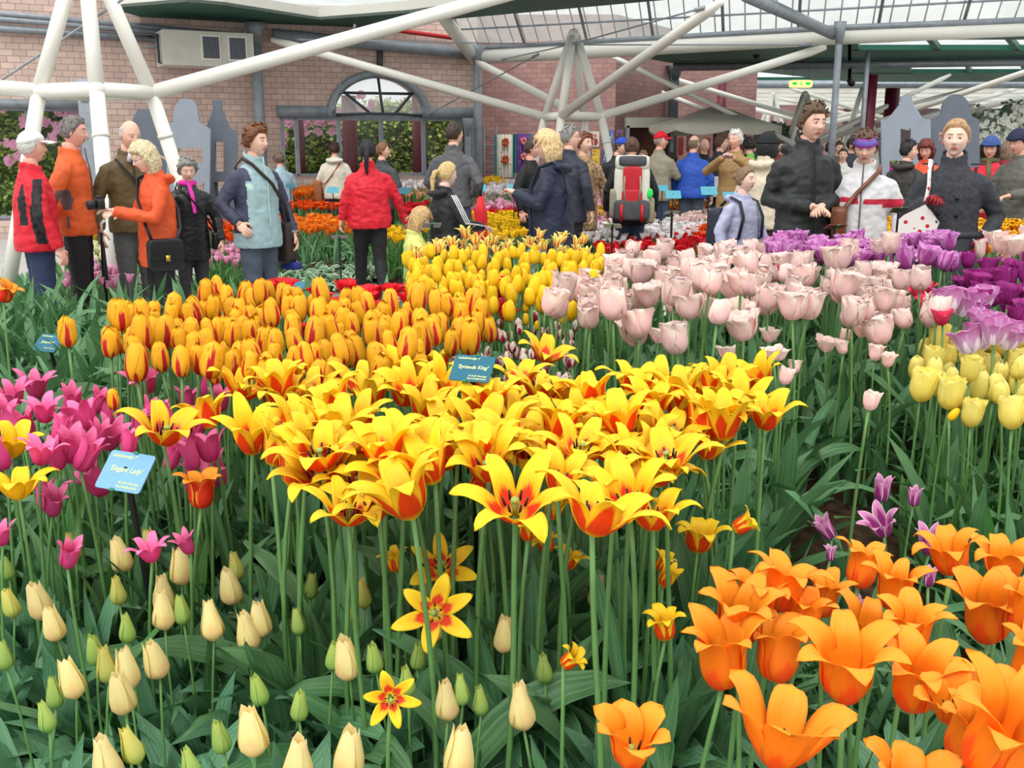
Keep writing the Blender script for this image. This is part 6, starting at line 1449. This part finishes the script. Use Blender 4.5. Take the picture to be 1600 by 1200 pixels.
# 7 small pale blue woman far
person(437,243,16.5,200,'small woman in light blue jacket by the far window, back half turned',J('lightblue_far',(160,190,206)),J('dark_far',(60,50,50)),'curly',(110,90,80),'skin',('down','bag'),hem=.78,girth=1.15,fine=False,hpitch=14,height=1.45)
# 8 white jacket from behind
t,_,_=person(522,223,16.8,175,'person in cream white jacket and jeans seen from behind at the window',J('offwhite',(214,208,192)),denim,'short',(60,34,34),'skin',('down','down'),hem=.80,girth=1.2,hood=True,fine=False)
shoulder_bag(t,'tan brown bag hanging beside the white jacket by the window',1,mat('tan_bag',s2l(150,90,50),.6,.1,10),(.28,.14,.40),.92,.30,0,buckle=False)
# 9 red jacket woman
t,_,_=person(574,220,10.5,188,'dark haired woman in red jacket and black trousers walking away',redj,black,'pony',(28,24,30),'skin',(((.26,.02,1.12),(.30,-.02,.92)),((.31,-.02,1.13),(.42,-.10,.86))),hem=.83,girth=1.28,legs='walk',collar=1.3,hyaw=-10,wr=.014)
person(596,223,14,150,'man with brown hair looking out, half hidden by the red jacket',J('dgrey_far',(60,64,66)),black,'crop',(130,90,60),'skin',fine=False,hyaw=-60)
# 11 grey jacket
person(708,192,11.6,168,'tall man in dark grey jacket and jeans seen from behind',J('charcoal_grey',(84,84,88)),slate,'crop',(64,50,42),'skin',('bag','pocket'),hem=.88,girth=1.08,hyaw=-38,collar=1.1)
# 12 girl with stripes
trk=J('track_black',(30,31,36))
def p12(x,y,z):
    if abs(x)>.10 and z>.9:
        # three stripes along the outer sleeve
        s=y+.02+.25*(z-1.4)*0
        if abs(x)>.19 or z>1.42:
            for o in (-.022,0,.022):
                if abs(s-o)<.0065: return 1
    return 0
t,Mh,AP=person(694,254,8.8,120,'girl with long blond ponytail in black track jacket with white sleeve stripes',trk,black,'pony',(206,178,120),'skin_pale',('fwd','fwd'),hem=.80,girth=1.05,hood=True,hpitch=6)
for s,Sh,E,Wp in AP:
    out=Vector((s,0,.25)).normalized()
    for o in (-.024,0,.024):
        m=MB(); q=Vector((0,o,0)); m.tube([Sh+q+out*.066+Vector((-s*.05,0,.045)),Sh+q+out*.070,(Sh+E)/2+q+out*.068,E+q+out*.062,(E+Wp)/2+q+out*.056,Wp+q+out*.048],.0065,5); m.obj('sleeve_stripe',white_p,t)
# 13 kneeling child
t,Mh,AP=person(655,322,8.6,100,'child crouching in pale green top and blue jeans in front of the girl in black',J('lime',(204,210,120)),denim,'long',(196,160,110),'skin_pale',('down','out'),hem=.85,girth=.9,legs='kneel',height=1.38,hpitch=20,x=xat(648,8.6,.8))
r=item(t,'red_umbrella','furled bright red umbrella held upright beside the jeans','umbrella'); r.location=(xat(751,9.2,1.0),9.2,0); r.rotation_euler=(0,0,0); r.scale=(1,1,1)
m=MB(); m.tube([(0,0,.35),(.0,0,.6),(.01,0,.8),(.0,0,1.0),(.005,0,1.15)],[.02,.075,.05,.06,.02],10); m.obj('canopy',J('umbrella_red',(214,26,40)),r); m=MB(); m.tube([(0,0,1.15),(0,0,1.25)],.014,8); m.obj('handle',M['black_rod'],r)
m=MB(); m.tube([(0,0,0),(0,0,.36)],.008,6); m.obj('shaft',M['grey_steel'],r)
# 14-17
person(829,217,12.2,60,'man in black jacket partly behind the blond woman in navy',black,black,'crop',(70,56,48),'skin_red',fine=False,hyaw=20)
navy=J('navy_coat',(30,36,58)); redt=J('red_trim',(160,30,50))
def p15(x,y,z): return 1 if z<.70 else 0
t,Mh,AP=person(864,206,8.7,-100,'blond woman in long navy coat with red trim photographing with a phone',navy,black,'bob',(222,190,140),'skin',('phone','phone'),hem=.66,girth=1.35,hood=True,paint=p15,jmats=[navy,redt],hpitch=10,glasses=True)
r=item(t,'phone','silver phone held out by the blond woman in navy','phone'); m=MB(); m.rbox((0,-.43,1.29),(.11,.015,.062)); m.obj('phone_body',M['grey_steel'],r); m=MB(); m.box((0,-.421,1.29),(.08,.002,.05)); m.obj('screen',mat('screen_grey',s2l(150,160,170),.2,.1,20),r); place_items_pivot(r,(0,-.43,1.29))
shoulder_bag(t,'blue and white patterned tote at the side of the woman in navy',1,mat('pattern_blue',s2l(120,132,168),.8,.8,40),(.26,.08,.34),.62,.24,-.05,buckle=False,cross=False,sm=navy)
person(889,197,11.2,140,'grey haired man in dark navy jacket behind the blond woman',J('navy_dull',(40,44,58)),black,'short',(140,138,134),'skin',('down','down'),hem=.76,girth=1.15,hyaw=-60,glasses=True)
person(912,209,12.4,20,'person in orange and green patterned top behind the white truss leg',mat('patterned_top',s2l(158,128,96),.8,.9,30),black,'short',(120,70,50),'skin',fine=False,hyaw=30,hem=.6)
# 18-25 crowd in the middle
t,_,_=person(966,215,14.5,25,'man in blue cap and black jacket beside the hiker',black,black,'crop',(70,60,50),'skin',('hold','hold'),hat=('cap',(40,70,180)),fine=False,hyaw=40,hpitch=15)
t,Mh,AP=person(988,215,11.9,182,'hiker with brown bun in black jacket carrying a big backpack',black,denim,'bun',(84,58,48),'skin',('down','down'),hem=.74,girth=1.15,scarf=black,hpitch=8)
# backpack
r=item(t,'hiking_backpack','large red white and black hiking backpack with green tag','backpack')
bw_=mat('pack_white',s2l(214,214,200),.7,.05); br_=mat('pack_red',s2l(190,28,44),.6); bg_=mat('pack_grey',s2l(74,76,80),.7); bb_=mat('pack_beige',s2l(150,148,126),.7)
m=MB(); m.rbox((0,.28,1.16),(.42,.26,.60)); m.obj('main_sack',bw_,r)
m=MB(); m.rbox((0,.27,1.47),(.40,.30,.17)); m.obj('top_lid',bw_,r); m=MB(); m.rbox((0,.32,1.49),(.33,.26,.12)); m.obj('lid_cover',bg_,r)
m=MB(); m.rbox((0,.42,1.28),(.22,.06,.30)); m.obj('red_panel',br_,r)
m=MB(); m.rbox((0,.42,1.04),(.24,.08,.26)); m.obj('red_pocket',br_,r)
m=MB(); m.rbox((0,.40,.93),(.42,.14,.24)); m.obj('front_pocket',bg_,r)
m=MB(); m.rbox((.20,.30,1.0),(.12,.2,.34)); m.rbox((-.22,.28,.92),(.1,.2,.3)); m.obj('side_pocket',bb_,r)
m=MB(); m.ell((-.21,.40,1.12),(.035,.02,.06)); m.obj('green_tag',mat('tag_green',s2l(40,220,90),.5),r)
for x in(-.12,.12): m=MB(); m.tube([(x,.47,1.0),(x,.485,.9),(x,.47,.80)],.02,7,sq=.4); m.obj('red_strap',br_,r)
for x in(-.08,.08): m=MB(); m.tube([(x,.42,1.44),(x*1.2,.455,1.2),(x,.46,1.02)],.012,7); m.obj('lash_strap',bb_,r)
place_items_pivot(r,(0,.28,.85))
person(1031,207,15,150,'man in red cap and grey beige jacket pushing a trolley',J('greige',(146,140,122)),denim,'crop',(150,140,130),'skin_red',('down','fwd'),hat=('cap',(214,20,40)),fine=False,hyaw=-70,girth=1.1)
person(1052,236,17.5,200,'small person in grey hooded top between red cap and blue jacket',J('grey_hood',(96,98,106)),black,'short',(40,34,34),'skin',fine=False,hood=True,height=1.45)
person(1084,212,15,172,'bald man in bright blue jacket seen from behind',J('royal_blue',(38,82,180)),slate,'bald',(130,110,90),'skin',('down','down'),hem=.86,girth=1.3,hyaw=-20,fine=False)
person(1101,217,17.5,20,'bald man facing forward behind the blue jacket',black,black,'bald',(200,196,190),'skin',fine=False)
wh=J('white_panel',(220,224,226))
person(1126,211,15.6,140,'brown haired man in dark jacket with a white back panel',J('navy_dark2',(36,42,52)),slate,'short',(96,64,48),'skin',('down','down'),hem=.8,girth=1.1,hyaw=-50,fine=False,paint=lambda x,y,z:1 if (x<-.03 and abs(x)<.16 and y>0 and .85<z<1.15) else 0,jmats=[J('navy_dark2',(36,42,52)),wh])
t,_,_=person(1151,204,13.6,-14,'white haired man in tan coat lifting a small camera',J('tan',(156,124,78)),black,'short',(222,218,210),'skin_red',('up','up'),hem=.66,girth=1.2,hyaw=-20)
camera_item(t,(0,-.40,1.45),'compact camera lifted by the white haired man in tan',M['grey_steel'],False)
person(1172,215,15.5,200,'dark haired person in bright green jacket with black straps',J('lime_green',(110,200,70)),black,'short',(44,36,34),'skin',fine=False,girth=1.1,paint=lambda x,y,z:1 if (.06<abs(x)<.09 and z>1.0) else 0,jmats=[J('lime_green',(110,200,70)),black])
t,_,_=person(1199,209,10.4,150,'person in black knitted hat and cream jacket turned away',J('cream_jacket',(206,194,172)),J('wine',(80,30,40)),'bob',(24,26,28),'skin',('down','down'),hem=.8,girth=1.25,hat=('beanie',(22,28,30)),hood=True,collar=1.3)
# 27 lilac girl
lil=J('lilac',(172,174,202))
t,_,_=person(1163,262,8.3,48,'girl with tied hair in lilac jacket wearing dark rucksack straps',lil,denim,'bun',(132,104,82),'skin_pale',('low','down'),hem=.76,girth=1.05,hood=True,hyaw=12)
r=item(t,'rucksack','dark navy rucksack on the back of the girl in lilac','backpack'); bn_=J('pack_navy',(34,38,54)); m=MB(); m.rbox((0,.25,1.14),(.32,.18,.44)); m.obj('sack',bn_,r); m=MB(); m.rbox((0,.35,1.05),(.24,.05,.2)); m.obj('pocket',bn_,r)
for s in(-1,1): strap(r,[(s*.11,.18,1.38),(s*.12,.05,1.475),(s*.125,-.08,1.43),(s*.14,-.148,1.28),(s*.165,-.12,1.08),(s*.19,.05,.98)],bn_,.024)
place_items_pivot(r,(0,.25,.92))
# 28 tall man
bj=J('black_green',(38,42,42))
t,Mh,AP=person(1266,163,7.6,24,'tall young man in black outdoor jacket with hands together',bj,J('navy_trousers',(34,36,52)),'short',(92,70,50),'skin',('high','high'),hem=.80,girth=1.08,hood=True,collar=1.7,hyaw=12,hpitch=8,wr=.012)
zipper(t,blk,.84,g=1.2); m=MB(); m.tube([(.19,-.155,.95),(.2,-.15,1.02)],.006,5); m.obj('pocket_zip',blk,t)
# 29 headband woman
wj=J('white_jacket',(214,214,216)); rs=J('red_band',(200,36,66))
def p29(x,y,z):
    zz_=z-.10*abs(x)*0
    if abs(x)<.15 and y<0: return 1 if (1.225-.10*(x+.15)*.5<z<1.255-.10*(x+.15)*.5+.012 and abs(x)>.02) else 0
    if abs(x)>=.15 and 1.19<z<1.255: return 1
    return 0
t,Mh,AP=person(1355,203,7.6,-2,'woman with purple and pink headband in white jacket with a red band',wj,slate,'short',(96,70,58),'skin',('down','down'),hem=.80,girth=1.12,hat=('band',(112,84,170)),paint=p29,jmats=[wj,rs],collar=1.5,hpitch=18)
shoulder_bag(t,'brown leather crossbody bag on the woman in the white jacket',-1,brownl,(.20,.11,.24),1.08,.14,-.17,buckle=False)
zipper(t,gry,.84,g=1.15)
# 30 dark coat woman
coat=mat('charcoal_wool',s2l(58,60,66),.9,.25,50)
t,Mh,AP=person(1497,188,6.9,-4,'young woman in double breasted charcoal coat with red glove and floral tote',coat,J('navy_tights',(38,42,64)),'bun',(176,138,100),'skin_pale',('pocket','glove'),hem=.56,girth=1.06,collar=1.8,gloves=J('glove_red',(150,26,40)),hpitch=3,curl=1.1,fem=1)
m=MB()
for x,z in ((-.05,1.27),(.05,1.26),(-.055,1.16),(.055,1.15),(-.055,1.04),(.055,1.04)): m.tube([(x,-.139,z),(x,-.149,z)],.013,10)
m.obj('button',M['black_rod'],t); m=MB(); m.tube([(0.19*math.sin(a),-.147*math.cos(a),1.02) for a in [i*PI/12 for i in range(25)]],.012,6,sq=2); m.obj('belt',coat,t)
for s in(-1,1): m=MB(); m.box((s*.15,0,1.475),(.09,.045,.012)); m.obj('epaulette',coat,t,smooth=False)
def floral():
    m,nt,b=newmat('floral_canvas'); b.inputs['Roughness'].default_value=.8; tc_=nt.nodes.new('ShaderNodeTexCoord'); v=nt.nodes.new('ShaderNodeTexVoronoi'); v.inputs['Scale'].default_value=20; nt.links.new(tc_.outputs['Object'],v.inputs['Vector'])
    k=math_(nt,'LESS_THAN',v.outputs['Distance'],.26); c=mixc(nt,s2l(190,30,50),s2l(50,80,60),math_(nt,'GREATER_THAN',v.outputs['Color'],.6)) ; nt.links.new(mixc(nt,s2l(226,218,214),c,k),b.inputs['Base Color']); return m
fm_=floral()
r=item(t,'tote_bag','white canvas tote bag printed with small red flowers, held against the charcoal coat','bag'); m=MB(); m.prism([(-.38,.88),(-.10,.84),(-.04,1.10),(-.13,1.22),(-.27,1.14)],-.23,-.15); m.obj('bag_body',fm_,r,smooth=False)
strap(r,[(-.15,-.19,1.18),(-.13,-.20,1.26),(-.125,-.165,1.34),(-.135,-.12,1.45),(-.14,0,1.50),(-.15,.13,1.3),(-.16,.15,1.0)],fm_,.02); place_items_pivot(r,(-.2,-.19,.85))
# 31-.. right background
t,_,_=person(1551,214,11.4,-8,'child in red jacket and blue knitted hat with rucksack straps',J('red2',(210,30,56)),black,'bob',(50,36,32),'skin_red',('fwd','hold'),hem=.78,girth=1.3,hat=('beanie',(58,84,140)),paint=lambda x,y,z:1 if (.11<abs(x)<.15 and y<0 and z>1.1) else 0,jmats=[J('red2',(210,30,56)),blk],scarf=J('moss',(96,96,60)),hpitch=14)
person(1573,224,14.5,150,'woman with long light brown hair behind the red jacket child',J('wine_red',(130,30,50)),black,'long',(130,104,84),'skin',fine=False)
person(1600,203,10.8,-40,'man in dark blue cap and grey green jacket at the frame edge',J('greygreen',(92,92,84)),black,'crop',(60,50,40),'skin_red',('fwd','fwd'),hat=('beanie',(34,40,66)),girth=1.2,hem=.74,hpitch=16)
person(1419,221,12,150,'dark haired woman in brown black parka, back turned, before the pale board',J('parka',(52,50,44)),black,'short',(36,34,36),'skin',('down','pocket'),hem=.84,girth=1.1,hood=True,hyaw=-60)
t,_,_=person(1450,218,12.8,-10,'auburn woman in coral orange top with purple wrap, looking down',J('coral_orange',(232,84,50)),black,'bob',(110,50,40),'skin_red',('hold','hold'),hem=.8,girth=1.1,hpitch=22,paint=lambda x,y,z:1 if x<-.10 and z<1.22 else 0,jmats=[J('coral_orange',(232,84,50)),mat('purple_print',s2l(130,40,110),.8,.8,30)])
for i,(px,yt,d,rt,c,hc,lb) in enumerate([(1331,215,17,60,(44,48,58),(56,46,40),'man in dark jacket in profile behind the headband woman'),(1311,222,18.5,20,(90,80,70),(80,60,44),'brown haired visitor far behind between tall man and headband woman'),(1318,232,16.5,0,(214,214,210),(60,44,36),'visitor in pale top far behind the tall man'),
   (1297,223,19,160,(70,84,110),(50,40,36),'visitor in blue grey top behind the slender column'),(1222,221,20,10,(120,60,50),(70,44,36),'dark haired visitor far behind the black hat'),(1183,214,18,170,(60,60,66),(40,34,30),'visitor in dark top beyond the bright green jacket'),(888+118,235,18,-20,(110,80,60),(170,140,100),'fair haired visitor glimpsed beside the hiker'),(1345,240,20,90,(60,80,60),(60,50,40),'small visitor deep in the glass hall')]):
    person(px,yt,d,rt,lb,J('bg%d'%i,c),black,'short' if i%2 else 'crop',hc,'skin',fine=False)
print('OBJS',len(bpy.data.objects),'PEOPLE',NP[0])
